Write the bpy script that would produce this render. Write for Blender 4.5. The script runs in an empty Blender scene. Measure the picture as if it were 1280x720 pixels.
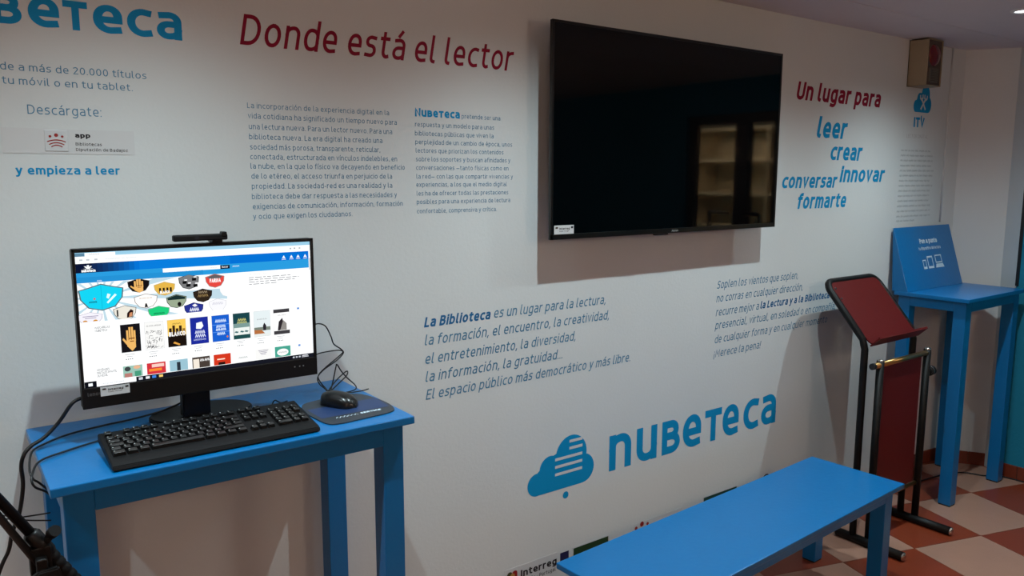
import bpy, bmesh, math, random
from mathutils import Vector, Matrix
from mathutils.geometry import delaunay_2d_cdt

# ---------------------------------------------------------------- camera, world, lights, exposure
SC = bpy.context.scene
COL = SC.collection
cd = bpy.data.cameras.new('camera'); cam = bpy.data.objects.new('camera', cd); COL.objects.link(cam)
SC.camera = cam
cd.sensor_width = 36.0; cd.lens = 985.85 / 1280 * 36; cd.clip_start = .02
yaw, pit, rol = 0.635585398, 0.141544326, 0.00223090299
fw = Vector((math.sin(yaw)*math.cos(pit), math.cos(yaw)*math.cos(pit), -math.sin(pit)))
r0 = Vector((math.cos(yaw), -math.sin(yaw), 0)); u0 = r0.cross(fw)
rr = math.cos(rol)*r0 + math.sin(rol)*u0; uu = -math.sin(rol)*r0 + math.cos(rol)*u0
cam.matrix_world = Matrix(((rr.x, uu.x, -fw.x, 0), (rr.y, uu.y, -fw.y, -2.15), (rr.z, uu.z, -fw.z, 1.67), (0, 0, 0, 1)))

w = bpy.data.worlds.new('world'); SC.world = w; w.use_nodes = True
w.node_tree.nodes['Background'].inputs[0].default_value = (.5, .45, .42, 1)
w.node_tree.nodes['Background'].inputs[1].default_value = .05
SC.view_settings.view_transform = 'Standard'; SC.view_settings.look = 'None'
SC.view_settings.gamma = 1; SC.view_settings.use_curve_mapping = False
SC.view_settings.exposure = 0.0

CEIL = 2.363
SPOT_X = (-.68, .42, 1.53, 2.65, 3.78)
SPOT_Y = -.65
SPOT_W = 66; SPOT_COL = (.76, .95, 1.0)
WARM_W = 260; WARM_COL = (1.0, .74, .57)
def light(name, kind, loc, energy, col, **kw):
    l = bpy.data.lights.new(name, kind); l.energy = energy; l.color = col
    for k, v in kw.items(): setattr(l, k, v)
    o = bpy.data.objects.new(name, l); o.location = loc; COL.objects.link(o); return o
# the cool recessed spots in a row near the wall, and two added warm fill globes behind the camera
for x in SPOT_X:
    lo = light('spot_beam', 'SPOT', (x, SPOT_Y, CEIL-.018), SPOT_W, SPOT_COL, spot_size=math.radians(148), spot_blend=1.0, shadow_soft_size=.012)
    # downlight beam profile: strongest straight down, like the reflector of the real lamp
    lo.data.use_nodes = True; nt = lo.data.node_tree; em = next(n for n in nt.nodes if n.type == 'EMISSION')
    tcn = nt.nodes.new('ShaderNodeTexCoord'); sp = nt.nodes.new('ShaderNodeSeparateXYZ'); ab = nt.nodes.new('ShaderNodeMath'); ab.operation = 'ABSOLUTE'
    pw = nt.nodes.new('ShaderNodeMath'); pw.operation = 'POWER'; pw.inputs[1].default_value = 1.6
    nt.links.new(tcn.outputs['Normal'], sp.inputs[0]); nt.links.new(sp.outputs['Z'], ab.inputs[0]); nt.links.new(ab.outputs[0], pw.inputs[0]); nt.links.new(pw.outputs[0], em.inputs['Strength'])
FILL_POS = ((-.5, -3.0, 1.95), (2.4, -2.9, 1.95))
for p in FILL_POS: light('warm_fill', 'POINT', p, WARM_W, WARM_COL, shadow_soft_size=.14)
light('side_room_glow', 'AREA', (5.35, -2.7, 2.2), 60, (1, .86, .68), shape='RECTANGLE', size=.5, size_y=1.2)

# ---------------------------------------------------------------- helpers
def lin(c):
    return tuple(((v/255)/12.92 if v/255 <= .04045 else ((v/255+.055)/1.055)**2.4) for v in c)
MATS = {}
def mat(name, col, rough=.5, metal=0, spec=.5, var=.06, scale=18, bump=0, bscale=200, coat=0, emit=0, srgb=True):
    if name in MATS: return MATS[name]
    m = bpy.data.materials.new(name); m.use_nodes = True; nt = m.node_tree; b = nt.nodes['Principled BSDF']
    c = lin(col) if srgb else col
    tc = nt.nodes.new('ShaderNodeTexCoord')
    n = nt.nodes.new('ShaderNodeTexNoise'); n.inputs['Scale'].default_value = scale; n.inputs['Detail'].default_value = 4
    nt.links.new(tc.outputs['Object'], n.inputs['Vector'])
    mx = nt.nodes.new('ShaderNodeMix'); mx.data_type = 'RGBA'
    mx.inputs['A'].default_value = (*[v*(1-var) for v in c], 1); mx.inputs['B'].default_value = (*[min(1, v*(1+var)) for v in c], 1)
    nt.links.new(n.outputs['Fac'], mx.inputs['Factor']); nt.links.new(mx.outputs['Result'], b.inputs['Base Color'])
    b.inputs['Roughness'].default_value = rough; b.inputs['Metallic'].default_value = metal
    b.inputs['Specular IOR Level'].default_value = spec; b.inputs['Coat Weight'].default_value = coat
    if bump:
        n2 = nt.nodes.new('ShaderNodeTexNoise'); n2.inputs['Scale'].default_value = bscale; n2.inputs['Detail'].default_value = 3
        nt.links.new(tc.outputs['Object'], n2.inputs['Vector'])
        bp = nt.nodes.new('ShaderNodeBump'); bp.inputs['Strength'].default_value = bump; bp.inputs['Distance'].default_value = .004
        nt.links.new(n2.outputs['Fac'], bp.inputs['Height']); nt.links.new(bp.outputs['Normal'], b.inputs['Normal'])
    if emit:
        b.inputs['Emission Color'].default_value = (*c, 1); b.inputs['Emission Strength'].default_value = emit
    MATS[name] = m; return m

def obj(name, bm, m, parent=None, label=None, smooth=False, o=None, mesh=None):
    """link a bmesh built in world coordinates as one object; the parent's origin is taken off"""
    if mesh is None:
        mesh = bpy.data.meshes.new(name); bm.to_mesh(mesh); bm.free()
        if parent is not None: mesh.transform(Matrix.Translation(-Vector(parent.get('_org', (0, 0, 0)))))
        for q in (m if isinstance(m, (list, tuple)) else [m]): mesh.materials.append(q)
        if smooth:
            for p in mesh.polygons: p.use_smooth = True
    ob = bpy.data.objects.new(name, mesh); COL.objects.link(ob)
    if parent is not None:
        ob.parent = parent; ob['_org'] = parent.get('_org', (0, 0, 0))
    if label: ob['label'] = label
    return ob
def thing(name, label, cat, loc=(0, 0, 0), group=None):
    o = bpy.data.objects.new(name, None); COL.objects.link(o); o.empty_display_size = .05
    o.location = loc; o['_org'] = tuple(float(v) for v in loc); o['label'] = label; o['category'] = cat
    if group: o['group'] = group
    return o
def tag(o, label, cat, group=None):
    o['label'] = label; o['category'] = cat
    if group: o['group'] = group
    return o
def struct(name, bm, m, smooth=False):
    o = obj(name, bm, m, smooth=smooth); o['kind'] = 'structure'; return o

def box(bm, a, b, bevel=0, mi=0, seg=2):
    x0, y0, z0 = a; x1, y1, z1 = b
    vs = [bm.verts.new(p) for p in ((x0, y0, z0), (x1, y0, z0), (x1, y1, z0), (x0, y1, z0), (x0, y0, z1), (x1, y0, z1), (x1, y1, z1), (x0, y1, z1))]
    fs = [bm.faces.new([vs[i] for i in f]) for f in ((3, 2, 1, 0), (4, 5, 6, 7), (0, 1, 5, 4), (1, 2, 6, 5), (2, 3, 7, 6), (3, 0, 4, 7))]
    for f in fs: f.material_index = mi
    if bevel:
        es = list({e for f in fs for e in f.edges})
        bmesh.ops.bevel(bm, geom=es, offset=bevel, segments=seg, affect='EDGES', profile=.5, material=mi)
    return vs
def newbox(a, b, bevel=0, seg=2):
    bm = bmesh.new(); box(bm, a, b, bevel, seg=seg); return bm
def prism(bm, pts, vec, mi=0):
    """extrude polygon pts (3D, planar) by vec"""
    v0 = [bm.verts.new(p) for p in pts]; v1 = [bm.verts.new(Vector(p)+Vector(vec)) for p in pts]; n = len(pts)
    fs = [bm.faces.new(v0[::-1]), bm.faces.new(v1)]
    fs += [bm.faces.new((v0[i], v0[(i+1) % n], v1[(i+1) % n], v1[i])) for i in range(n)]
    for f in fs: f.material_index = mi
    bmesh.ops.recalc_face_normals(bm, faces=fs)
    return fs
def smooth_path(pts, k=6):
    P = [Vector(p) for p in pts]
    if len(P) < 3: return P
    P = [2*P[0]-P[1]] + P + [2*P[-1]-P[-2]]; out = []
    for i in range(1, len(P)-2):
        a, b, c, d = P[i-1:i+3]
        for j in range(k):
            t = j/k
            out.append(.5*((2*b) + (c-a)*t + (2*a-5*b+4*c-d)*t*t + (3*b-a-3*c+d)*t**3))
    out.append(P[-2]); return out
def tube(bm, pts, r, n=8, mi=0, sx=1.0, up=None, cap=True):
    P = [Vector(p) for p in pts]; rings = []
    T = [(P[min(i+1, len(P)-1)]-P[max(i-1, 0)]).normalized() for i in range(len(P))]
    ref = Vector(up) if up else (Vector((0, 0, 1)) if abs(T[0].z) < .9 else Vector((1, 0, 0)))
    u = (ref - ref.dot(T[0])*T[0]).normalized()
    for i, p in enumerate(P):
        u = (u - u.dot(T[i])*T[i]).normalized(); v = T[i].cross(u)
        rad = r[i] if isinstance(r, (list, tuple)) else r
        rings.append([bm.verts.new(p + rad*(math.cos(2*math.pi*k/n)*u*sx + math.sin(2*math.pi*k/n)*v)) for k in range(n)])
    for a, b in zip(rings, rings[1:]):
        for k in range(n):
            f = bm.faces.new((a[k], a[(k+1) % n], b[(k+1) % n], b[k])); f.material_index = mi; f.smooth = True
    if cap:
        for q in (rings[0][::-1], rings[-1]):
            f = bm.faces.new(q); f.material_index = mi
def ngon(c, rx, ry, U, V, n=24):
    c = Vector(c); return [c + rx*math.cos(2*math.pi*k/n)*Vector(U) + ry*math.sin(2*math.pi*k/n)*Vector(V) for k in range(n)]
def rrect(x0, y0, x1, y1, r, n=5):
    out = []
    for cx, cy, a0 in ((x1-r, y1-r, 0), (x0+r, y1-r, 90), (x0+r, y0+r, 180), (x1-r, y0+r, 270)):
        for k in range(n+1):
            a = math.radians(a0+90*k/n); out.append((cx+r*math.cos(a), cy+r*math.sin(a)))
    return out

# ---------------------------------------------------------------- drawn lettering: every glyph is a set of pen strokes
G = {  # width; strokes  (M move, L line, v/h quarter curve leaving vertically/horizontally); x-height is 1
'a': (.66, 'M.08,.97L.34,1h.66,.68L.66,0;M.66,.57L.34,.57h0,.28v.3,0h.66,.22'), 'b': (.72, 'M0,1.42L0,0;M0,.68v.37,1h.72,.5v.37,0h0,.28'),
'c': (.58, 'M.6,.97L.44,1h0,.5v.44,0L.6,.03'), 'd': (.72, 'M.72,1.42L.72,0;M.72,.68v.35,1h0,.5v.35,0h.72,.28'),
'e': (.68, 'M.02,.47L.68,.47L.68,.6v.36,1h0,.5v.42,0L.64,.03'), 'f': (.44, 'M.48,1.42L.4,1.42h.15,1.15L.15,0;M-.02,1L.44,1'),
'g': (.7, 'M.7,1L.7,-.1v.34,-.42L.08,-.37;M.7,.68v.35,1h0,.5v.35,0h.7,.3'), 'h': (.68, 'M0,1.42L0,0;M0,.7v.36,1h.68,.65L.68,0'),
'i': (0, 'M0,1L0,0;M0,1.38L0,1.4'), 'j': (.1, 'M.1,1L.1,-.15v-.14,-.42;M.1,1.38L.1,1.4'), 'k': (.6, 'M0,1.42L0,0;M.56,1L.04,.5L.6,0'),
'l': (.2, 'M0,1.42L0,.22v.2,0'), 'm': (1.1, 'M0,1L0,0;M0,.72v.3,1h.55,.68L.55,0;M.55,.7v.86,1h1.1,.68L1.1,0'),
'n': (.68, 'M0,1L0,0;M0,.7v.37,1h.68,.65L.68,0'), 'o': (.74, 'M.37,1h0,.5v.37,0h.74,.5v.36,1'),
'p': (.72, 'M0,1L0,-.42;M0,.68v.37,1h.72,.5v.37,0h0,.28'), 'q': (.72, 'M.72,1L.72,-.42;M.72,.68v.35,1h0,.5v.35,0h.72,.28'),
'r': (.4, 'M0,1L0,0;M0,.66v.4,1'), 's': (.55, 'M.53,.97L.3,1h.02,.76v.28,.53h.55,.26v.26,0L0,.03'),
't': (.44, 'M.15,1.28L.15,.3v.4,0L.46,.02;M-.02,1L.44,1'), 'u': (.68, 'M0,1L0,.35v.32,0h.68,.3;M.68,1L.68,0'),
'v': (.64, 'M0,1L.32,0L.64,1'), 'w': (1, 'M0,1L.25,0L.5,.9L.75,0L1,1'), 'x': (.6, 'M0,1L.6,0;M.6,1L0,0'), 'y': (.66, 'M0,1L.34,.02;M.66,1L.27,-.27L.17,-.4L0,-.42'),
'z': (.58, 'M.02,1L.56,1L0,0L.58,0'), 'ñ': (.68, 'M0,1L0,0;M0,.7v.37,1h.68,.65L.68,0;M.1,1.28L.24,1.38L.42,1.28L.56,1.38'),
'ʙ': (.68, 'M0,0L0,1L.34,1h.62,.77v.34,.54L0,.54;M.34,.54h.7,.27v.34,0L0,0'), 'т': (.68, 'M0,1L.68,1;M.34,1L.34,0'),
'A': (.86, 'M0,0L.43,1.33L.86,0;M.16,.45L.7,.45'), 'B': (.76, 'M0,0L0,1.33L.38,1.33h.68,1.03v.36,.72L0,.72;M.36,.72h.76,.36v.38,0L0,0'),
'C': (.74, 'M.74,1.24L.5,1.33h0,.67v.5,0L.74,.09'), 'D': (.86, 'M0,0L0,1.33L.3,1.33h.86,.67v.3,0L0,0'), 'E': (.62, 'M.62,1.33L0,1.33L0,0L.62,0;M0,.7L.55,.7'),
'F': (.6, 'M.6,1.33L0,1.33L0,0;M0,.7L.5,.7'), 'G': (.84, 'M.8,1.24L.5,1.33h0,.67v.5,0L.84,.1L.84,.62L.55,.62'), 'I': (0, 'M0,1.33L0,0'),
'L': (.55, 'M0,1.33L0,0L.55,0'), 'M': (1.04, 'M0,0L.08,1.33L.52,.4L.96,1.33L1.04,0'), 'N': (.82, 'M0,0L0,1.33L.82,0L.82,1.33'),
'O': (.96, 'M.48,1.33h0,.67v.48,0h.96,.67v.46,1.33'), 'P': (.72, 'M0,0L0,1.33L.38,1.33h.72,.97v.38,.6L0,.6'), 'R': (.74, 'M0,0L0,1.33L.36,1.33h.68,1v.36,.66L0,.66;M.36,.66L.74,0'),
'S': (.68, 'M.64,1.24L.38,1.33h.04,1v.36,.7h.68,.34v.34,0L0,.08'), 'T': (.78, 'M0,1.33L.78,1.33;M.39,1.33L.39,0'), 'U': (.8, 'M0,1.33L0,.4v.4,0h.8,.4L.8,1.33'), 'V': (.78, 'M0,1.33L.39,0L.78,1.33'), 'W': (1.2, 'M0,1.33L.3,0L.6,1.25L.9,0L1.2,1.33'), 'H': (.8, 'M0,1.33L0,0;M.8,1.33L.8,0;M0,.68L.8,.68'), 'J': (.4, 'M.4,1.33L.4,.35v.05,0L0,.03'), 'Q': (.96, 'M.48,1.33h0,.67v.48,0h.96,.67v.46,1.33;M.6,.2L.9,-.1'),
'Y': (.74, 'M0,1.33L.37,.6L.74,1.33;M.37,.6L.37,0'),
'2': (.64, 'M.02,1.2L.3,1.33h.62,1L.56,.8L0,0L.66,0'), '0': (.68, 'M.34,1.33h0,.67v.34,0h.68,.67v.33,1.33'),
'.': (0, 'M0,0L0,.01'), ',': (.02, 'M.02,.05L-.05,-.2'), ':': (0, 'M0,0L0,.01;M0,.9L0,.91'), '!': (0, 'M0,1.33L0,.45;M0,0L0,.01'), '¡': (0, 'M0,.6L0,-.35;M0,1L0,.99'),
'-': (.34, 'M0,.45L.34,.45'), '—': (1, 'M0,.45L1,.45'), '…': (.8, 'M0,0L0,.01;M.4,0L.4,.01;M.8,0L.8,.01'), "'": (0, 'M0,1.33L0,1.1')}
for ch, base, dx in (('á', 'a', .28), ('é', 'e', .3), ('í', 'ı', -.02), ('ó', 'o', .32), ('ú', 'u', .3)):
    w_, s_ = (0, 'M0,1L0,0') if base == 'ı' else G[base]
    G[ch] = (w_, s_ + ';M%.2f,1.24L%.2f,1.46' % (dx, dx+.16))
import re
def strokes(ch, nq):
    w_, s = G[ch]; out = []
    for st in s.split(';'):
        pts = []
        for c, x, y in re.findall(r'([MLvh])(-?[\d.]+),(-?[\d.]+)', st):
            x, y = float(x), float(y)
            if c in 'ML': pts.append((x, y))
            else:
                px, py = pts[-1]
                for k in range(1, nq+1):
                    a = math.pi/2*k/nq; e = .95
                    ca, sa = abs(math.cos(a))**e, math.sin(a)**e
                    if c == 'v': pts.append((x+(px-x)*ca, py+(y-py)*sa))
                    else: pts.append((px+(x-px)*sa, y+(py-y)*ca))
        out.append(pts)
    return w_, out
def ribbon(bm, pts, hw, to3, mi=0, cap=True, col=None, cl=None):
    n = len(pts); P = [Vector(p) for p in pts]
    D = [(P[i+1]-P[i]).normalized() for i in range(n-1)]
    if cap:
        P[0] = P[0]-D[0]*hw; P[-1] = P[-1]+D[-1]*hw
    L, R = [], []
    for i in range(n):
        a = D[max(i-1, 0)]; b = D[min(i, n-2)]
        na = Vector((-a.y, a.x)); nb = Vector((-b.y, b.x)); m = na+nb
        if m.length < 1e-6: m = na
        m.normalize(); k = hw/max(.55, m.dot(na))
        L.append(bm.verts.new(to3(P[i]+m*k))); R.append(bm.verts.new(to3(P[i]-m*k)))
    for i in range(n-1):
        f = bm.faces.new((R[i], R[i+1], L[i+1], L[i])); f.material_index = mi
        if cl is not None:
            for lp in f.loops: lp[cl] = col
SPC = .40
def SBf(t): return .33-.72*t
def text_width(s, t):
    x = 0
    for ch in s: x += SPC if ch == ' ' else G[ch][0]*(1-t)+t+SBf(t)
    return x-SBf(t)
GC = {}
def glyph(ch, t, nq):
    """the strokes of a glyph merged into one flat outline mesh"""
    key = (ch, round(t, 3), nq)
    if key in GC: return GC[key]
    V, F = [], []
    w_, sts = strokes(ch, nq)
    for st in sts:
        pts = [Vector((px*(1-t)+t/2, py*(1-t)+t/2)) for px, py in st]; n = len(pts)
        D = [(pts[i+1]-pts[i]).normalized() for i in range(n-1)]
        pts[0] = pts[0]-D[0]*t/2; pts[-1] = pts[-1]+D[-1]*t/2; base = len(V)
        for i in range(n):
            a = D[max(i-1, 0)]; b = D[min(i, n-2)]; na = Vector((-a.y, a.x)); nb = Vector((-b.y, b.x)); m = na+nb
            if m.length < 1e-6: m = na
            m.normalize(); k = t/2/max(.6, m.dot(na)); V += [pts[i]+m*k, pts[i]-m*k]
        for i in range(n-1):
            L0, R0, L1, R1 = base+2*i, base+2*i+1, base+2*i+2, base+2*i+3
            for tri in ((R0, R1, L1), (R0, L1, L0)):
                A, B, C = (V[j] for j in tri); ar = (B-A).cross(C-A)
                if abs(ar) > 1e-7: F.append(tri if ar > 0 else tri[::-1])
    vo, eo, fo, ov, oe, of = delaunay_2d_cdt(V, [], F, 0, 1e-5)
    tri = [f for f, o in zip(fo, of) if o]
    GC[key] = (w_, [Vector(v) for v in vo], tri); return GC[key]
def text(bm, s, frame, x0, x1, z0, xh, t=.16, slant=0.0, mi=0, nq=3, col=None, cl=None):
    """lettering between x0 and x1 on the plane frame=(origin, U, V, N)"""
    O, U, V, N = [Vector(q) for q in frame]
    k = (x1-x0)/(text_width(s, t)*xh); x = 0
    for ch in s:
        if ch == ' ': x += SPC; continue
        w_, vs, tris = glyph(ch, t, nq); vm = {}
        for f in tris:
            q = []
            for j in f:
                if j not in vm:
                    p = vs[j]; vm[j] = bm.verts.new(O + U*(x0+(x+p.x+slant*p.y)*xh*k) + V*(z0+p.y*xh))
                q.append(vm[j])
            ff = bm.faces.new(q); ff.material_index = mi
            if cl is not None:
                for lp in ff.loops: lp[cl] = col
        x += w_*(1-t)+t+SBf(t)
def poly(bm, pts, to3, mi=0, col=None, cl=None):
    f = bm.faces.new([bm.verts.new(to3(Vector(p))) for p in pts]); f.material_index = mi
    if cl is not None:
        for lp in f.loops: lp[cl] = col
    return f
WALLF = ((0, -.0006, 0), (1, 0, 0), (0, 0, 1), (0, -1, 0))
def wall3(d=.0006): return lambda p: Vector((p.x, -d, p.y))

# ---------------------------------------------------------------- materials
def noise_wall(name, c, bump=.13):
    return mat(name, c, rough=.75, spec=.25, var=.03, scale=3, bump=bump, bscale=90)
M_WALL = noise_wall('white_wall_paint', (209, 213, 213))
M_CYAN = noise_wall('turquoise_wall_paint', (28, 128, 160), .5)
M_CEIL = mat('ceiling_board', (214, 208, 212), rough=.9, var=.03, bump=.3, bscale=300)
M_CEILP = mat('dark_seam', (70, 62, 60), rough=.9)
M_GREY = mat('back_room_wall', (190, 178, 165), rough=.8)
M_DARK = mat('dark_metal', (22, 20, 20), rough=.4)
M_BLUE = mat('blue_lacquer', (1, 107, 170), rough=.3, var=.035, scale=7, bump=.12, bscale=60)
M_BLACK = mat('black_plastic', (9, 9, 10), rough=.42, spec=.35, var=.1)
M_BLACKM = mat('black_matte_plastic', (7, 7, 9), rough=.6, spec=.25, var=.1, bump=.1, bscale=800)
M_RUBBER = mat('black_rubber', (12, 12, 12), rough=.6)
M_CABLE = mat('black_cable', (9, 9, 10), rough=.45)
M_CYANV = mat('cyan_vinyl', (2, 138, 192), rough=.6, spec=.2, var=.02)
M_STEEL = mat('slate_blue_print', (62, 122, 156), rough=.6, var=.02)
M_DEEPB = mat('deep_blue_print', (12, 98, 150), rough=.6, var=.02)
M_RED = mat('crimson_vinyl', (134, 6, 42), rough=.6, spec=.2, var=.02)
M_GREYT = mat('grey_print', (140, 148, 152), rough=.6)
M_FAINT = mat('faint_grey_print', (160, 162, 162), rough=.6)
M_PAPER = mat('white_sticker', (204, 206, 207), rough=.4, var=.01)
M_INK = mat('black_ink', (18, 18, 24), rough=.6)
M_CRIM = mat('crimson_board', (88, 7, 4), rough=.5, spec=.3, var=.06, scale=30)
M_CHROME = mat('chrome', (205, 200, 195), rough=.2, metal=1)
M_BRASS = mat('brass', (190, 150, 95), rough=.28, metal=1)
M_TUBE = mat('black_tube', (4, 3, 3), rough=.5, spec=.3)
def terrazzo(name, c, d):
    m = mat(name, c, rough=.32, var=.08, scale=9); nt = m.node_tree; b = nt.nodes['Principled BSDF']
    old = b.inputs['Base Color'].links[0].from_socket
    tc = nt.nodes.new('ShaderNodeNewGeometry'); v = nt.nodes.new('ShaderNodeTexVoronoi'); v.inputs['Scale'].default_value = 170
    nt.links.new(tc.outputs['Position'], v.inputs['Vector'])
    r = nt.nodes.new('ShaderNodeMath'); r.operation = 'LESS_THAN'; r.inputs[1].default_value = .17
    nt.links.new(v.outputs['Distance'], r.inputs[0])
    mx = nt.nodes.new('ShaderNodeMix'); mx.data_type = 'RGBA'; mx.inputs['B'].default_value = (*lin(d), 1)
    nt.links.new(r.outputs[0], mx.inputs['Factor']); nt.links.new(old, mx.inputs['A']); nt.links.new(mx.outputs['Result'], b.inputs['Base Color'])
    return m
M_TL = terrazzo('pale_terrazzo', (168, 128, 110), (150, 114, 98))
M_TD = terrazzo('rust_terrazzo', (130, 55, 31), (150, 80, 56))
M_SK = mat('rust_skirting_tile', (120, 52, 34), rough=.3, var=.15, scale=40)
M_GROUT = mat('grout', (120, 92, 78), rough=.9)

# ---------------------------------------------------------------- room shell
XL, XR, YF = -1.8, 4.84, -4.3
CH = [(4.57, 0), (4.70, -.014), (4.84, -.235)]        # the bent corner of the room
YC = -.345; XC = 4.76                                  # where the turquoise wall begins, and its plane
floor = struct('floor', newbox((XL-.1, YF-.1, -.12), (6.9, .15, -.008)), M_GROUT)
wb = struct('wall_back', newbox((XL-.1, 0, -.05), (4.57, .12, CEIL+.05)), M_WALL)
bm = bmesh.new()
poly_c = [(4.57, 0), (4.70, -.014), (4.84, -.235), (4.765, YC), (4.9, YC), (4.98, -.235), (4.78, .09), (4.57, .12)]
prism(bm, [(x, y, -.05) for x, y in poly_c], (0, 0, CEIL+.1)); struct('wall_corner', bm, M_WALL)
OY0, OY1, OZ = -2.24, -1.42, 2.12                       # glazed door opening in the right wall, seen in the television
bm = bmesh.new()
box(bm, (XC, OY1, -.05), (4.9, YC-.004, CEIL+.05)); box(bm, (XC, YF-.1, -.05), (4.9, OY0, CEIL+.05)); box(bm, (XC, OY0, OZ), (4.9, OY1, CEIL+.05))
struct('wall_right', bm, M_CYAN)
struct('gap_strip', newbox((XC-.006, YC-.014, 1.08), (XC+.01, YC+.002, CEIL)), M_DARK)  # dark strip standing in for the shadow gap between the two walls
bm = bmesh.new(); tube(bm, [(4.568, -.004, 1.42), (4.568, -.004, CEIL-.002)], .005, 10); struct('trim_2', bm, M_WALL)
struct('wall_left', newbox((XL-.1, YF-.1, -.05), (XL, .12, CEIL+.05)), M_GREY)
struct('wall_front', newbox((XL, YF-.1, -.05), (XC, YF, CEIL+.05)), M_GREY)
ceiling = struct('ceiling', newbox((XL-.1, YF-.1, CEIL+.012), (6.9, .12, CEIL+.12)), M_CEILP)
for y0, y1 in ((-.305, .0), (-.915, -.309), (-1.525, -.919), (-2.135, -1.529), (-2.745, -2.139), (-3.355, -2.749), (YF, -3.359)):
    obj('ceiling_panel', newbox((XL, y0, CEIL), (XR+.1, y1, CEIL+.014), .0012, 1), M_CEIL, ceiling)
# floor tiles, 40 cm, laid askew to the wall
def clip(P, a, b, c):      # keep a*x+b*y<=c
    out = []
    for i in range(len(P)):
        p, q = P[i], P[(i+1) % len(P)]; dp = a*p[0]+b*p[1]-c; dq = a*q[0]+b*q[1]-c
        if dp <= 0: out.append(p)
        if dp*dq < 0:
            t = dp/(dp-dq); out.append((p[0]+t*(q[0]-p[0]), p[1]+t*(q[1]-p[1])))
    return out
T1 = Vector((-.3825, .1195)); T2 = Vector((.1195, .3825)); TO = Vector((3.475, -.519))
HP = [(-1, 0, -XL), (0, -1, -YF), (0, 1, 0), (1, 0, XR)]
for (ax, ay), (bx, by) in zip(CH, CH[1:]):
    nx, ny = -(by-ay), (bx-ax); HP.append((nx, ny, nx*ax+ny*ay))
tmesh = {}
rnd = random.Random(3)
for i in range(-24, 24):
    for j in range(-24, 24):
        o = TO + T1*i + T2*j; g = .0012
        u = T1.normalized()*g; v = T2.normalized()*g
        Q = [o+u+v, o+T1-u+v, o+T1+T2-u-v, o+T2+u-v]; P = [(q.x, q.y) for q in Q]
        full = all(a*x+b*y <= c for x, y in P for a, b, c in HP)
        C = list(P)
        for h in HP:
            if C: C = clip(C, *h)
        if len(C) < 3: continue
        area = abs(sum(C[k][0]*C[(k+1) % len(C)][1]-C[(k+1) % len(C)][0]*C[k][1] for k in range(len(C))))/2
        if area < .0015: continue
        m = M_TD if (i+j) % 2 else M_TL
        c0 = o+(T1+T2)/2
        if full and m in tmesh:
            ob = obj('floor_tile', None, m, floor, mesh=tmesh[m]); ob.location = (c0.x, c0.y, 0)
        else:
            b2 = bmesh.new(); prism(b2, [(x-c0.x, y-c0.y, -.008) for x, y in C], (0, 0, .008))
            ob = obj('floor_tile', b2, m, floor); ob.location = (c0.x, c0.y, 0)
            if full: tmesh[m] = ob.data
# skirting of small rust tiles
def skirting(name, a, b):
    a = Vector(a); b = Vector(b); L = (b-a).length; d = (b-a)/L; n = Vector((d.y, -d.x))
    if n.dot(Vector((2, -2))-a) < 0: n = -n
    k = max(1, round(L/.1)); s = L/k
    base = struct(name, None, M_GROUT) if False else None
    bm = bmesh.new(); prism(bm, [(*(a+n*.006), 0), (*(b+n*.006), 0), (*b, 0), (*a, 0)], (0, 0, .073)); base = struct(name, bm, M_GROUT)
    me = None
    for i in range(k):
        if me is None:
            bm = bmesh.new(); box(bm, (.001, -.011, 0), (s-.001, -.0005, .076), .002, seg=1); ob = obj('skirting_tile', bm, M_SK, base); me = ob.data
        else: ob = obj('skirting_tile', None, M_SK, base, mesh=me)
        p = a+d*(i*s); q = d if (Vector((d.y, -d.x))-n).length < .1 else None
        ob.location = (p.x, p.y, 0); ob.rotation_euler.z = math.atan2(d.y, d.x)
skirting('baseboard_back', (XL, 0), (4.57, 0))
skirting('baseboard_corner', CH[0], CH[1]); skirting('baseboard_corner_bend', CH[1], CH[2])
skirting('baseboard_right', (XC, YC), (XC, OY1+.02))

# glazed door and side room seen only as a reflection in the television
d = struct('door_1', newbox((XC+.03, OY0, OZ-.07), (XC+.09, OY1, OZ)), M_DARK)
for y0, y1 in ((OY0, OY0+.07), (-1.80, -1.675), (OY1-.05, OY1)):
    obj('stile', newbox((XC+.03, y0, 0), (XC+.09, y1, OZ-.07), .004), M_DARK, d)
for y0, y1 in ((OY0+.07, -1.80), (-1.675, OY1-.05)):
    obj('bottom_rail', newbox((XC+.03, y0, 0), (XC+.09, y1, .25), .004), M_DARK, d)
for s, y in ((-1, -1.80), (1, -1.675)):
    bm = bmesh.new(); ya = y+s*.02; yb = y+s*.16
    tube(bm, smooth_path([(XC-.0, ya, 1.40), (XC-.03, ya, 1.40), (XC-.035, yb-s*.02, 1.40), (XC-.035, yb, 1.375), (XC-.035, yb, 1.1)], 5), .013, 8)
    obj('handle', bm, M_DARK, d)
gm = bpy.data.materials.new('clear_glass'); gm.use_nodes = True
b = gm.node_tree.nodes['Principled BSDF']; b.inputs['Transmission Weight'].default_value = 1; b.inputs['Roughness'].default_value = .02; b.inputs['IOR'].default_value = 1.05
for y0, y1 in ((OY0+.07, -1.80), (-1.675, OY1-.05)):
    obj('pane', newbox((XC+.057, y0, .25), (XC+.063, y1, OZ-.07)), gm, d)
M_CREAM = mat('cream_shelf', (206, 186, 150), rough=.6)
bm = bmesh.new(); box(bm, (6.2, YF-.1, -.05), (6.3, -.9, CEIL+.05)); box(bm, (4.9, -1.0, -.05), (6.2, -.9, CEIL+.05)); box(bm, (4.9, YF-.1, -.05), (6.2, YF, CEIL+.05))
struct('wall_side_room', bm, mat('side_room_paint', (190, 180, 160), rough=.8))
su = thing('shelving_unit', 'cream shelving unit behind the glazed door, seen reflected in the television', 'shelf', (6.0, -2.7, -.008))
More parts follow.
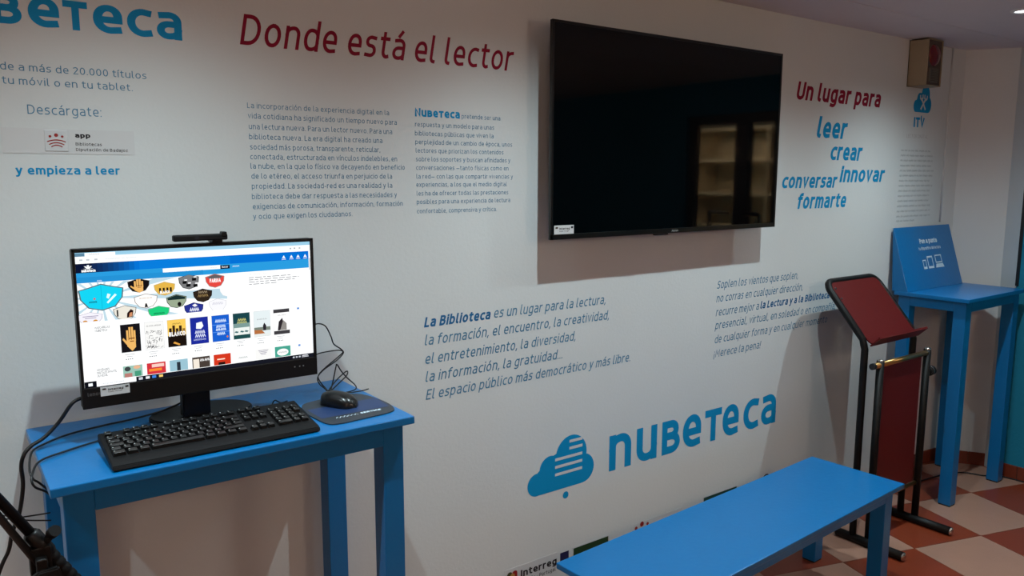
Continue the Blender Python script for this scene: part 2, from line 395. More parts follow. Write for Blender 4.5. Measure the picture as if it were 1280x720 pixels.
obj('back_panel', newbox((6.17, -3.9, 0), (6.19, -1.5, 2.1)), M_CREAM, su)
for y in (-3.9, -3.1, -2.3, -1.52): obj('upright', newbox((5.86, y, -.008), (6.17, y+.02, 2.1)), M_CREAM, su)
for z in (.3, .75, 1.2, 1.5, 1.8, 2.08): obj('shelf', newbox((5.87, -3.88, z), (6.17, -1.52, z+.025)), M_CREAM, su)
# ---------------------------------------------------------------- ceiling spots and added fill globes
proto = None
M_LAMP = mat('lamp_lens', (235, 245, 255), emit=6)
M_WHITE = mat('white_metal', (225, 225, 225), rough=.4)
nm = ['farthest left, over the tripod', 'above the computer', 'above the left edge of the television', 'above the right half of the television', 'above the reading lectern, at the top right corner']
for k, x in enumerate(SPOT_X):
    t = thing('ceiling_spot', 'small round white recessed ceiling spotlight ' + nm[k], 'ceiling light', (x, SPOT_Y, CEIL), 'recessed spotlights along the ceiling')
    bm = bmesh.new()
    R = [(.034, -.001), (.036, -.006), (.046, -.006), (.05, 0)]; rings = [[bm.verts.new((x+r*math.cos(a*math.pi/12), SPOT_Y+r*math.sin(a*math.pi/12), CEIL+z)) for a in range(24)] for r, z in R]
    for a, c in zip(rings, rings[1:]):
        for q in range(24): bm.faces.new((a[q], a[(q+1) % 24], c[(q+1) % 24], c[q])).smooth = True
    obj('ring', bm, M_WHITE, t)
    bm = bmesh.new(); bm.faces.new([bm.verts.new(p) for p in ngon((x, SPOT_Y, CEIL-.0015), .034, .034, (1, 0, 0), (0, -1, 0))]); obj('lens', bm, M_LAMP, t)
M_GLOBE = mat('opal_globe', (255, 225, 190), emit=2.5)
for k, p in enumerate(FILL_POS):  # unseen globes added to lift the warm light on ceiling and shadows
    t = thing('fill_globe', 'added warm fill globe hanging unseen behind the camera, %s' % ('left one', 'right one')[k], 'added fill lamp', (p[0], p[1], CEIL), 'added fill lamps behind the camera')
    bm = bmesh.new(); tube(bm, [(p[0], p[1], CEIL), (p[0], p[1], p[2]+.16)], .004, 8); obj('cord', bm, M_CABLE, t)
    bm = bmesh.new(); tube(bm, [(p[0], p[1], CEIL), (p[0], p[1], CEIL-.03)], .05, 20); obj('ceiling_rose', bm, M_WHITE, t)
    bm = bmesh.new(); tube(bm, [(p[0], p[1], p[2]+.135), (p[0], p[1], p[2]+.19)], .035, 16); obj('lamp_holder', bm, M_DARK, t)
    bm = bmesh.new(); bmesh.ops.create_icosphere(bm, subdivisions=3, radius=.135, matrix=Matrix.Translation(p)); g_ = obj('globe', bm, M_GLOBE, t, smooth=True)

# ---------------------------------------------------------------- blue furniture
def blue_table(name, label, cat, L, D, H, loc, rot=0, leg=.056, over=.022, apr=.05, th=.02, group=None, back_over=None):
    """origin = left back corner of the top, x along the wall, -y towards the room"""
    t = thing(name, label, cat, (0, 0, 0), group)
    bo = over if back_over is None else back_over
    obj('tabletop' if cat != 'bench' else 'seat', newbox((0, -D, H-th), (L, 0, H), .0025), M_BLUE, t)
    z1 = H-th; z0 = z1-apr; a = over
    for nm_, A, B in (('front_rail', (a+leg, -D+a, z0), (L-a-leg, -D+a+.02, z1)), ('back_rail', (a+leg, -bo-.02, z0), (L-a-leg, -bo, z1)),
                      ('side_rail', (a, -D+a+leg, z0), (a+.02, -bo-leg, z1)), ('side_rail', (L-a-.02, -D+a+leg, z0), (L-a, -bo-leg, z1))):
        obj(nm_, newbox(A, B, .0015), M_BLUE, t)
    for x in (a, L-a-leg):
        for y in (-D+a, -bo-leg):
            l = obj('leg', newbox((x, y, .006), (x+leg, y+leg, z1), .002), M_BLUE, t)
            obj('foot_pad', newbox((x+.002, y+.002, 0), (x+leg-.002, y+leg-.002, .006)), M_RUBBER, l)
    t.location = loc; t.rotation_euler.z = rot
    return t
desk = blue_table('computer_desk', 'tall blue wooden desk carrying the computer, at the left against the wall', 'desk', .80, .455, 1.07, (.144, -.004, 0), group=None)
tall = blue_table('tall_table', 'tall blue wooden table with an information wedge, in the room corner', 'table', .645, .375, 1.075, (4.048, -.042, 0), leg=.06, over=.018)
bench = blue_table('bench', 'long low blue wooden bench standing in front of the wall', 'bench', 1.54, .405, .44, (1.530, -.318, 0), rot=math.radians(3.0), leg=.06, over=.03)

# wedge on the tall table
ZT = 1.075
t = thing('display_wedge', 'blue slanted information wedge standing on the tall table in the corner', 'display', (4.35, -.06, ZT))
X0, X1 = 4.05, 4.655; YB, YT, ZP = -.114, -.014, 1.404
bm = bmesh.new(); prism(bm, [(X0, YB, ZT), (X0, YT, ZP), (X0, YT+.001, ZP-.02), (X0, -.03, ZT)], (X1-X0, 0, 0))
bmesh.ops.bevel(bm, geom=list(bm.edges), offset=.0012, segments=1, affect='EDGES'); obj('wedge_body', bm, M_BLUE, t)
PU = Vector((1, 0, 0)); PV = (Vector((0, YT, ZP))-Vector((0, YB, ZT))).normalized(); PN = PU.cross(PV); PO = Vector((X0, YB, ZT))+PN*.001
PF = (PO, PU, PV, PN); PL = (Vector((0, YT, ZP))-Vector((0, YB, ZT))).length
M_WPRINT = mat('white_print', (205, 222, 235), rough=.5)
bm = bmesh.new()
text(bm, 'Pon a punto', PF, .232, .424, .247, .0215, t=.3)
text(bm, 'tu dispositivo de lectura', PF, .207, .447, .212, .0135, t=.22)
obj('lettering', bm, M_WPRINT, t)
bm = bmesh.new(); to = lambda p: PO+PU*p.x+PV*p.y
def frame_ring(bm, x0, y0, x1, y1, b, bb, tt):
    for A in (((x0, y0), (x1, y0), (x1, y0+bb), (x0, y0+bb)), ((x0, y1-tt), (x1, y1-tt), (x1, y1), (x0, y1)), ((x0, y0+bb), (x0+b, y0+bb), (x0+b, y1-tt), (x0, y1-tt)), ((x1-b, y0+bb), (x1, y0+bb), (x1, y1-tt), (x1-b, y1-tt))): poly(bm, A, to)
frame_ring(bm, .220, .108, .256, .158, .005, .012, .006); frame_ring(bm, .272, .108, .330, .176, .006, .012, .009)
frame_ring(bm, .358, .134, .430, .178, .007, .006, .006); poly(bm, [(.350, .108), (.444, .108), (.432, .129), (.360, .129)], to)
obj('device_symbols', bm, M_WPRINT, t)

# ---------------------------------------------------------------- television
t = thing('television', 'large black flat television mounted on the white wall', 'television', (2.29, 0, 1.80))
TX0, TX1, TZ0, TZ1, TY = 1.672, 2.905, 1.456, 2.172, -.10
M_TVSCR = mat('television_glass', (3, 3, 4), rough=.045, spec=.32, var=0, coat=0)
M_TVFR = mat('television_frame', (14, 13, 13), rough=.28)
obj('casing', newbox((TX0, TY+.002, TZ0), (TX1, TY+.012, TZ1), .002), M_TVFR, t)
obj('rear_housing', newbox((TX0+.15, TY+.012, TZ0+.02), (TX1-.15, TY+.062, TZ0+.42), .01), M_BLACKM, t)
bm = bmesh.new(); F = .009
box(bm, (TX0, TY-.002, TZ1-F), (TX1, TY+.003, TZ1), .001); box(bm, (TX0, TY-.002, TZ0), (TX1, TY+.003, TZ0+.018), .001)
box(bm, (TX0, TY-.002, TZ0), (TX0+F, TY+.003, TZ1), .001); box(bm, (TX1-F, TY-.002, TZ0), (TX1, TY+.003, TZ1), .001)
obj('bezel', bm, M_TVFR, t)
obj('screen', newbox((TX0+F, TY, TZ0+.018), (TX1-F, TY+.003, TZ1-F)), M_TVSCR, t)
bm = bmesh.new(); box(bm, (2.176, TY-.0015, TZ0-.006), (2.246, TY+.014, TZ0+.002), .003); obj('sensor_lip', bm, M_BLACK, t)
bm = bmesh.new(); ribbon(bm, [(2.262+.036*i/8, TZ0+.005+(.006 if i % 2 else 0)) for i in range(9)], .001, lambda p: Vector((p.x, TY-.0026, p.y)), cap=False); obj('maker_mark', bm, mat('silver_print', (150, 150, 150)), t)
obj('wall_bracket', newbox((2.05, TY+.06, 1.62), (2.52, -.0005, 1.80), .004), M_DARK, t)
def small_sticker(name, label, x0, x1, z0, z1, y, parent=None):
    s = thing(name, label, 'sticker', ((x0+x1)/2, y, (z0+z1)/2))
    W_, H_ = x1-x0, z1-z0
    obj('sheet', newbox((x0, y-.0006, z0), (x1, y-.0001, z1)), M_PAPER, s)
    bm = bmesh.new(); f = ((0, y-.0009, 0), (1, 0, 0), (0, 0, 1), (0, -1, 0)); w3 = wall3(-(y-.0009))
    text(bm, 'Interreg', f, x0+.26*W_, x0+.78*W_, z0+.56*H_, .17*H_, t=.24)
    text(bm, 'España - Portugal', f, x0+.26*W_, x0+.74*W_, z0+.36*H_, .08*H_, t=.2)
    poly(bm, [(x0+.85*W_, z0+.66*H_), (x0+.96*W_, z0+.66*H_), (x0+.96*W_, z0+.86*H_), (x0+.85*W_, z0+.86*H_)], w3)
    obj('lettering', bm, M_INK, s)
    bm = bmesh.new()
    for cx, mi in ((.10, 0), (.15, 1)):
        poly(bm, [(x0+cx*W_+.045*W_*math.cos(a), z0+.76*H_+.09*H_*math.sin(a)) for a in [k*math.pi/8 for k in range(16)]], w3, mi)
    obj('emblem', bm, [mat('olive_ink', (60, 62, 30)), mat('maroon_ink', (70, 22, 22))], s)
    return s
small_sticker('sticker', 'small white sticker on the lower left corner of the television', 1.687, 1.774, 1.470, 1.504, TY-.0005)

# ---------------------------------------------------------------- siren box
t = thing('siren_box', 'beige metal alarm siren box with red beacon, high in the wall corner', 'alarm', (4.18, 0, 2.24))
bx0, bx1, by, bz0, bz1 = 4.108, 4.258, -.10, 2.128, 2.357
M_BEIGE = mat('beige_metal', (156, 142, 116), rough=.5); M_BRN = mat('brown_metal', (84, 70, 60), rough=.5)
bm = bmesh.new()
box(bm, (bx0, by, bz0), (bx0+.004, -.0005, bz1), .001); box(bm, (bx1-.004, by, bz0), (bx1, -.0005, bz1), .001)
box(bm, (bx0, by, bz0), (bx1, -.0005, bz0+.004), .001); box(bm, (bx0, by, bz1-.004), (bx1, -.0005, bz1), .001); box(bm, (bx0, -.006, bz0), (bx1, -.0005, bz1), .001)
obj('case', bm, M_BEIGE, t)
bm = bmesh.new(); box(bm, (bx0+.004, by+.006, bz0+.004), (bx1-.004, by+.012, bz1-.004)); obj('front_plate', bm, M_BRN, t)
bm = bmesh.new()
cx, cz, rr_ = (bx0+bx1)/2+.0, bz0+.152, .056
rings = []
for k in range(7):
    a = math.pi/2*k/6; rings.append([bm.verts.new((cx+rr_*math.cos(a)*math.cos(q*math.pi/12), by+.010-.022*math.sin(a), cz+rr_*math.cos(a)*math.sin(q*math.pi/12))) for q in range(24)] if k < 6 else None)
top = bm.verts.new((cx, by-.012, cz))
for a, c in zip(rings[:5], rings[1:6]):
    for q in range(24): bm.faces.new((a[q], a[(q+1) % 24], c[(q+1) % 24], c[q]))
for q in range(24): bm.faces.new((rings[5][q], rings[5][(q+1) % 24], top))
obj('beacon', bm, mat('red_lens', (110, 8, 14), rough=.2, coat=.5), t, smooth=True)
g = obj('speaker_plate', newbox((bx0+.03, by, bz0+.018), (bx1-.035, by+.007, bz0+.088), .001), mat('grey_plate', (112, 108, 100), rough=.5), t)
for k in range(8): obj('louvre', newbox((bx0+.036, by-.003, bz0+.024+k*.008), (bx1-.041, by+.001, bz0+.0275+k*.008)), M_BRN, g)

# ---------------------------------------------------------------- lettering on the wall
def wall_text(name, label, rows, m, t=.15, slant=0, group=None, nq=3):
    """rows: (text, x0, x1, z, xheight[, weight])"""
    o = thing(name, label, 'lettering', (rows[0][1], -.0006, rows[0][3]), group)
    for r in rows:
        tt = r[5] if len(r) > 5 else t; words = r[0].split(' ') if r[4] > .04 else [r[0]]
        k = (r[2]-r[1])/text_width(r[0], tt); x = r[1]
        for wd in words:
            wl_ = text_width(wd, tt)*k
            bm = bmesh.new(); text(bm, wd, WALLF, x, x+wl_, r[3], r[4], t=tt, slant=slant, nq=nq); x += wl_+(SPC+SBf(tt))*k
            obj('word' if len(words) > 1 or ' ' not in wd else 'text_line', bm, m[r[6]] if isinstance(m, list) else m, o)
    return o
TXT = {'heading': (0.0573, [('Donde está el lector', 0.695, 1.581, 2.01, 0)]),
'c1': (0.0105, [('La incorporación de la experiencia digital en la', 0.707, 1.129, 1.847, 0), ('vida cotidiana ha significado un tiempo nuevo para', 0.708, 1.154, 1.82, 0), ('una lectura nueva. Para un lector nuevo. Para una', 0.709, 1.138, 1.792, 0), ('biblioteca nueva. La era digital ha creado una', 0.709, 1.105, 1.765, 0), ('sociedad más porosa, transparente, reticular,', 0.71, 1.097, 1.738, 0), ('conectada, estructurada en vínculos indelebles, en', 0.709, 1.153, 1.712, 0), ('la nube, en la que lo físico va decayendo en beneficio', 0.709, 1.179, 1.687, 0), ('de lo etéreo, el acceso triunfa en perjuicio de la', 0.71, 1.135, 1.66, 0), ('propiedad. La sociedad-red es una realidad y la', 0.71, 1.135, 1.633, 0), ('biblioteca debe dar respuesta a las necesidades y', 0.709, 1.15, 1.605, 0), ('exigencias de comunicación, información, formación', 0.71, 1.17, 1.578, 0), ('y ocio que exigen los ciudadanos.', 0.71, 1.002, 1.551, 0)]),
'c2': (0.0113, [('pretende ser una', 1.386, 1.536, 1.849, 0), ('respuesta y un modelo para unas', 1.217, 1.511, 1.818, 0), ('bibliotecas públicas que viven la', 1.216, 1.509, 1.791, 0), ('perplejidad de un cambio de época, unos', 1.217, 1.585, 1.765, 0), ('lectores que priorizan los contenidos', 1.218, 1.549, 1.739, 0), ('sobre los soportes y buscan afinidades y', 1.218, 1.577, 1.713, 0), ('conversaciones —tanto físicas como en', 1.218, 1.57, 1.687, 0), ('la red— con las que compartir vivencias y', 1.219, 1.588, 1.66, 0), ('experiencias, a los que el medio digital', 1.218, 1.563, 1.635, 0), ('les ha de ofrecer todas las prestaciones', 1.219, 1.569, 1.608, 0), ('posibles para una experiencia de lectura', 1.219, 1.577, 1.582, 0), ('confortable, comprensiva y crítica.', 1.219, 1.522, 1.553, 0)]),
'c2n': (0.0187, [('Nuʙeтeca', 1.217, 1.379, 1.848, 1)]),
'bib': (0.0237, [('La Biblioteca', 1.238, 1.493, 1.191, 1), ('es un lugar para la lectura,', 1.508, 2.022, 1.193, 0), ('la formación, el encuentro, la creatividad,', 1.239, 2.041, 1.132, 0), ('el entretenimiento, la diversidad,', 1.239, 1.875, 1.071, 0), ('la información, la gratuidad…', 1.24, 1.813, 1.012, 0), ('El espacio público más democrático y más libre.', 1.241, 2.16, 0.953, 0)]),
'sop': (0.0238, [('Soplen los vientos que soplen,', 2.666, 3.245, 1.196, 0), ('no corras en cualquier dirección,', 2.665, 3.288, 1.138, 0), ('recurre mejor a', 2.665, 2.958, 1.078, 0), ('la Lectura y a la Biblioteca', 2.97, 3.513, 1.08, 1), ('presencial, virtual, en soledad o en compañía,', 2.664, 3.573, 1.021, 0), ('de cualquier forma y en cualquier momento', 2.663, 3.507, 0.96, 0), ('¡Merece la pena!', 2.661, 2.983, 0.898, 0)]),
'lug': (0.0603, [('Un lugar para', 3.157, 3.86, 2.01, 1)]),
'leer': (0.0702, [('leer', 3.33, 3.572, 1.847, 1)]),
'crear': (0.0628, [('crear', 3.45, 3.719, 1.746, 1)]),
'innovar': (0.0626, [('innovar', 3.543, 3.941, 1.642, 1)]),
'conversar': (0.052, [('conversar', 3.083, 3.515, 1.616, 1)]),
'formarte': (0.0552, [('formarte', 3.207, 3.605, 1.521, 1)]),
'itv': (0.0386, [('ITV', 4.207, 4.318, 1.928, 1)]),
'ld': (0.0143, [('LECTOR DIGITAL', 4.145, 4.367, 1.872, 0)]),
'small': (0.0094, [('x', 4.098, 4.423, 1.8, 0), ('x', 4.098, 4.438, 1.774, 0), ('x', 4.098, 4.44, 1.748, 0), ('x', 4.098, 4.436, 1.721, 0), ('x', 4.098, 4.458, 1.695, 0), ('x', 4.098, 4.462, 1.669, 0), ('x', 4.098, 4.421, 1.642, 0), ('x', 4.098, 4.457, 1.616, 0), ('x', 4.098, 4.451, 1.589, 0), ('x', 4.098, 4.428, 1.563, 0), ('x', 4.097, 4.439, 1.536, 0), ('x', 4.097, 4.45, 1.509, 0), ('x', 4.097, 4.45, 1.482, 0), ('x', 4.097, 4.456, 1.455, 0), ('x', 4.097, 4.291, 1.431, 0)]),
'big': (0.0659, [('B', 0.158, 0.205, 2.002, 0), ('e', 0.219, 0.279, 2.004, 0), ('T', 0.29, 0.339, 2.004, 0), ('e', 0.351, 0.415, 2.006, 0), ('c', 0.425, 0.48, 2.007, 0), ('a', 0.492, 0.551, 2.008, 0)]),
'acc': (0.0124, [('de a más de 20.000 títulos', 0.155, 0.461, 1.906, 0), ('tu móvil o en tu tablet.', 0.165, 0.428, 1.875, 0)]),
'desc': (0.0158, [('Descárgate:', 0.202, 0.355, 1.81, 0)]),
'emp': (0.0153, [('y empieza a leer', 0.169, 0.387, 1.67, 1)]),
'ban': (0.0122, [('rect', 0.148, 0.425, 1.775, 0), ('rect2', 0.146, 0.424, 1.719, 0), ('icon', 0.232, 0.28, 1.774, 0), ('icon2', 0.231, 0.279, 1.725, 0)]),
'bant': (0.0052, [('app', 0.295, 0.327, 1.757, 1), ('Bibliotecas', 0.295, 0.351, 1.738, 0), ('Diputación de Badajoz', 0.295, 0.408, 1.724, 0)]),
'logo': (0.1381, [('n', 2.06, 2.177, 0.518, 0), ('u', 2.209, 2.324, 0.525, 0), ('B', 2.359, 2.459, 0.522, 0), ('e', 2.484, 2.596, 0.529, 0), ('T', 2.628, 2.728, 0.525, 0), ('e', 2.741, 2.85, 0.531, 0), ('c', 2.887, 2.992, 0.531, 0), ('a', 3.018, 3.123, 0.53, 0)]),
'inter': (0.0204, [('Interreg', 1.628, 1.797, 0.223, 1), ('- Portugal', 1.703, 1.793, 0.207, 0), ('flag', 1.814, 1.857, 0.236, 0), ('flagt', 1.814, 1.857, 0.258, 0), ('grn', 1.88, 2.063, 0.236, 0), ('grnt', 1.879, 2.062, 0.258, 0), ('logo', 1.569, 1.61, 0.256, 0)]),
'low': (0.0071, [('strip', 2.215, 2.491, 0.254, 0), ('s', 2.228, 2.49, 0.263, 0), ('g', 2.632, 2.859, 0.263, 0), ('gt', 2.631, 2.858, 0.272, 0), ('wheel', 3.05, 3.103, 0.276, 0)])}
def rows(k, xh=None, t=.15, tb=.24): return [(r[0], r[1], r[2], r[3], xh or TXT[k][0], tb if r[4] else t) for r in TXT[k][1]]
wall_text('heading_lettering', "large crimson slanted heading 'Donde está el lector' left of the television", rows('heading', .062, .17), M_RED, slant=.2, nq=6)
wall_text('paragraph_lettering', "blue-grey printed paragraph of twelve lines beginning 'La incorporación'", rows('c1', .0112, .14), M_STEEL, nq=2)
wall_text('paragraph_lettering', "blue-grey printed paragraph under its own small bold title, beside the television", rows('c2', .0108, .14), M_STEEL, nq=2)
r = TXT['c2n'][1][0]; wall_text('title_lettering', "small bold cyan title word opening the narrow right paragraph", [(r[0], r[1], r[2], r[3], .0205, .27)], M_CYANV)
rs = rows('bib', .0262, .16, .25)
rs = [(*r_, 1) if i == 0 else (*r_, 0) for i, r_ in enumerate(rs)]
wall_text('slogan_lettering', "five slanted blue lines beginning 'La Biblioteca es un lugar' above the cloud logo", rs, [M_STEEL, M_DEEPB], slant=.22)
rs = rows('sop', .0262, .15, .24); rs = [(*r_, 1) if i == 3 else (*r_, 0) for i, r_ in enumerate(rs)]
wall_text('slogan_lettering', "six slanted blue lines beginning 'Soplen los vientos', running behind the lectern", rs, [M_STEEL, M_DEEPB], slant=.22)
wall_text('word_lettering', "crimson slanted words 'Un lugar para' right of the television", rows('lug', .064, tb=.25), M_RED, slant=.2, nq=5)
for k, xh, lab in (('leer', .075, "largest cyan slanted word 'leer'"), ('crear', .064, "cyan slanted word 'crear'"), ('innovar', .060, "cyan slanted word 'innovar'"), ('conversar', .052, "cyan slanted word 'conversar'"), ('formarte', .055, "cyan slanted word 'formarte', lowest of the word group")):
    wall_text('word_lettering', lab + ' right of the television', rows(k, xh, tb=.25), M_CYANV, slant=.2, group='cyan words right of the television', nq=5)
wall_text('corner_lettering', "dark cyan capitals 'ITV' under the alarm siren box", rows('itv', .042, tb=.3), M_CYANV)
wall_text('corner_lettering', "faint grey small capitals 'LECTOR DIGITAL' below the letters ITV", rows('ld', .0143, t=.1), M_FAINT)
# the print under it is too small to read: rows of tiny unreadable marks
bm = bmesh.new(); rnd = random.Random(8)
for r in TXT['small'][1]:
    x = r[1]
    while x < r[2]-.01:
        L = min(rnd.uniform(.02, .06), r[2]-x); n = max(2, int(L/.0055)); pts = [(x+L*i/n, r[3]+(.0085 if i % 2 else 0)+rnd.uniform(0, .002)) for i in range(n+1)]
        ribbon(bm, pts, .0009, lambda p: Vector((p.x, -.0006, p.y)), cap=False); x += L+.007
tag(obj('paragraph_lettering', bm, M_GREYT), 'column of tiny illegible grey print on the wall above the tall table', 'lettering')
# upper left block
bl = TXT['big'][1]; ZB = 2.005; XH = .066; lg_ = thing('logo_lettering', 'large bold cyan logo word cut off by the top left corner', 'lettering', (.15, 0, ZB))
wl = [('n', -.008, .058), ('u', .078, .134)]
for ch, x0, x1 in wl + [('ʙ', .150, .205), ('e', .219, .281), ('т', .289, .340), ('e', .351, .415), ('c', .425, .480), ('a', .492, .551)]:
    bm = bmesh.new(); text(bm, ch, WALLF, x0, x1, ZB, XH, t=.23, nq=8); obj('letter', bm, M_CYANV, lg_)
wall_text('caption_lettering', "two blue-grey lines about twenty thousand titles under the big cyan word", [('Accede a más de 20.000 títulos', .098, .461, 1.904, .0128, .14), ('en tu móvil o en tu tablet.', .122, .428, 1.873, .0128, .14)], M_STEEL, nq=4)
wall_text('caption_lettering', "thin blue-grey word 'Descárgate:' above the white banner", [('Descárgate:', .202, .355, 1.808, .0165, .13)], M_STEEL, nq=4)
wall_text('caption_lettering', "bold cyan line 'y empieza a leer' below the white banner", rows('emp', .0155, tb=.23), M_CYANV, nq=4)
# banner
bn = thing('banner', 'white paper banner with app badge and lettering, at the upper left', 'banner', (.285, 0, 1.747))
obj('sheet', newbox((.147, -.0009, 1.7185), (.4245, -.0002, 1.776)), M_PAPER, bn)
b_ = obj('badge', newbox((.2315, -.0022, 1.7245), (.2795, -.001, 1.7735), .001), mat('badge_silver', (205, 208, 210), rough=.3), bn)
bm = bmesh.new(); w3 = wall3(.0026); bxc = .2555
for dx, dz, r in ((-.0125, .0, .0028), (0, .003, .0042), (.0125, 0, .0028)):
    poly(bm, [(bxc+dx+r*math.cos(a), 1.7585+dz+r*math.sin(a)) for a in [k*math.pi/8 for k in range(16)]], w3)
for wd, z in ((.019, 1.7505), (.0155, 1.7440), (.0115, 1.7385)):
    ribbon(bm, [(bxc+wd*(k/6-1), z-.0045*(k/6-1)**2) for k in range(13)], .0012, w3, cap=False)
obj('emblem', bm, mat('brick_ink', (150, 24, 20)), b_)
bm = bmesh.new(); f = ((0, -.0011, 0), (1, 0, 0), (0, 0, 1), (0, -1, 0))
text(bm, 'app', f, .295, .3275, 1.757, .0085, t=.3); text(bm, 'Bibliotecas', f, .295, .351, 1.7385, .0056, t=.17, nq=2); text(bm, 'Diputación de Badajoz', f, .295, .408, 1.7255, .0056, t=.17, nq=2)
obj('lettering', bm, M_INK, bn)
# cloud logo
def cloud(bm, ax, bx, az, bz):
    """four lobes and a flat foot, merged into one outline; x -> ax*x+bx, z -> az*z+bz"""
    V_, F_ = [], []
    for cx, cz, r in ((1.700, .556, .043), (1.762, .603, .050), (1.864, .637, .076), (1.921, .571, .057)):
        F_.append(list(range(len(V_), len(V_)+40))); V_ += [Vector((cx+r*math.cos(k*math.pi/20), cz+r*math.sin(k*math.pi/20))) for k in range(40)]
    B_ = [(1.700, .5135), (1.921, .5135), (1.955, .598), (1.90, .66), (1.79, .655), (1.76, .645), (1.70, .598)]
    F_.append(list(range(len(V_), len(V_)+len(B_)))); V_ += [Vector(p) for p in B_]
    vo, eo, fo, ov, oe, of = delaunay_2d_cdt(V_, [], F_, 0, 1e-6)
    vs = [bm.verts.new((ax*v.x+bx, -.0006, az*v.y+bz)) for v in vo]
    for f_, o_ in zip(fo, of):
        if o_: bm.faces.new([vs[j] for j in f_])
    bmesh.ops.delete(bm, geom=[v for v in bm.verts if not v.link_faces], context='VERTS')
bm = bmesh.new(); cloud(bm, 1, 0, 1, 0)
poly(bm, [(1.838+.014*math.cos(a), .484+.014*math.sin(a)) for a in [k*math.pi/12 for k in range(24)]], wall3(.0006))
cl_ = tag(obj('cloud_logo', bm, M_CYANV), 'cyan cloud symbol with a dot, on the wall above the bench', 'logo')
cl_['_org'] = (0, 0, 0)
bm = bmesh.new()
for x0, x1, z in ((1.853, 1.918, .690), (1.853, 1.918, .663), (1.785, 1.918, .632), (1.785, 1.918, .603), (1.785, 1.918, .574)):
    poly(bm, [(x0, z-.0055), (x1, z-.0055), (x1, z+.0055), (x0, z+.0055)], wall3(.0011))
obj('text_line_bars', bm, mat('pale_vinyl', (205, 208, 208)), cl_, 'five pale horizontal bars')
lg_ = thing('logo_lettering', 'large bold cyan logo word low on the wall above the bench', 'lettering', (2.6, 0, .525))
for ch, x0, x1 in (('n', 2.058, 2.178), ('u', 2.208, 2.325), ('ʙ', 2.355, 2.462), ('e', 2.482, 2.598), ('т', 2.622, 2.733), ('e', 2.740, 2.852), ('c', 2.885, 2.992), ('a', 3.016, 3.126)):
    bm = bmesh.new(); text(bm, ch, WALLF, x0, x1, .525, .143, t=.225, nq=8); obj('letter', bm, M_CYANV, lg_)
# small cloud in the corner
bm = bmesh.new(); cloud(bm, .58, 4.290-.58*1.825, .72, 2.006-.72*.5135)
poly(bm, [(4.283+.006*math.cos(a), 1.983+.008*math.sin(a)) for a in [k*math.pi/6 for k in range(12)]], wall3(.0006))
c2_ = tag(obj('cloud_logo', bm, M_CYANV), 'small cyan cloud symbol on the wall below the siren box', 'logo')
bm = bmesh.new()
ribbon(bm, [(4.272, 2.026), (4.312, 2.075)], .006, wall3(.0011)); ribbon(bm, [(4.314, 2.026), (4.274, 2.075)], .006, wall3(.0012))
for s in (-1, 1): ribbon(bm, [(4.293+s*.036, 2.090), (4.293+s*.034, 2.078), (4.293+s*.02, 2.070), (4.293+s*.008, 2.082), (4.293+s*.010, 2.094)], .005, wall3(.0013))
obj('crossed_tools', bm, M_PAPER, c2_, 'pale crossed spanners')
# strip of partner stickers low on the wall
s1 = thing('sticker', 'white sticker with bold black lettering and emblem, low on the wall left of the bench', 'sticker', (1.69, 0, .235))
obj('sheet', newbox((1.555, -.0008, .165), (1.80, -.0002, .268)), M_PAPER, s1)
bm = bmesh.new(); text(bm, 'Interreg', f, 1.628, 1.797, .2215, .0215, t=.25); text(bm, 'España - Portugal', f, 1.632, 1.793, .196, .0115, t=.18); obj('lettering', bm, M_INK, s1)
bm = bmesh.new(); w3 = wall3(.0012)
poly(bm, rrect(1.567, .212, 1.589, .256, .010), w3, 0); poly(bm, rrect(1.589, .212, 1.612, .256, .010), w3, 1)
poly(bm, [(1.590+.012*math.cos(a), .234+.014*math.sin(a)) for a in [k*math.pi/8 for k in range(16)]], wall3(.0014), 2)
obj('emblem', bm, [mat('olive_ink', (60, 62, 30)), mat('red_ink', (150, 20, 24)), mat('ochre_ink', (190, 140, 70))], s1)
s2 = tag(obj('flag_sticker', newbox((1.815, -.0008, .225), (1.857, -.0002, .258)), mat('navy_ink', (22, 26, 74))), 'small dark navy rectangular sticker low on the wall, left of the green one', 'sticker')
def partner(x0, x1, z0, z1, m, lab):
    s = thing('sticker', lab, 'sticker', ((x0+x1)/2, 0, (z0+z1)/2))
    obj('sheet', newbox((x0-.006, -.0007, z0-.006), (x1+.006, -.0002, z1+.006)), M_PAPER, s); obj('print', newbox((x0, -.0012, z0), (x1, -.0008, z1)), m, s); return s
partner(1.881, 2.062, .18, .258, mat('green_ink', (12, 58, 24)), 'dark green rectangular sticker low on the wall at the near end of the bench')
s3 = thing('sticker', 'pale sticker with red dots peeping over the middle of the bench', 'sticker', (2.35, 0, .24))
obj('sheet', newbox((2.205, -.0008, .205), (2.492, -.0002, .266)), M_PAPER, s3)
bm = bmesh.new()
for x, z, r in ((2.217, .247, .008), (2.250, .257, .011), (2.283, .250, .007)): poly(bm, [(x+r*math.cos(a), z+r*math.sin(a)) for a in [k*math.pi/8 for k in range(16)]], wall3(.0011))
obj('emblem', bm, mat('brick_ink', (150, 24, 20)), s3)
partner(2.632, 2.858, .21, .273, mat('dark_green_ink', (20, 66, 54)), 'thin dark green edge of a sticker above the middle of the bench seat')
s4 = thing('sticker', 'round dark wheel-shaped badge on the wall just above the far bench seat', 'sticker', (3.077, 0, .25))
bm = bmesh.new(); ribbon(bm, [(3.077+.026*math.cos(a), .252+.026*math.sin(a)) for a in [k*math.pi/12 for k in range(25)]], .003, wall3(.0008), cap=False)
for k in range(4): a = k*math.pi/4; ribbon(bm, [(3.077-.024*math.cos(a), .252-.024*math.sin(a)), (3.077+.024*math.cos(a), .252+.024*math.sin(a))], .0018, wall3(.001))
obj('wheel_print', bm, M_INK, s4)

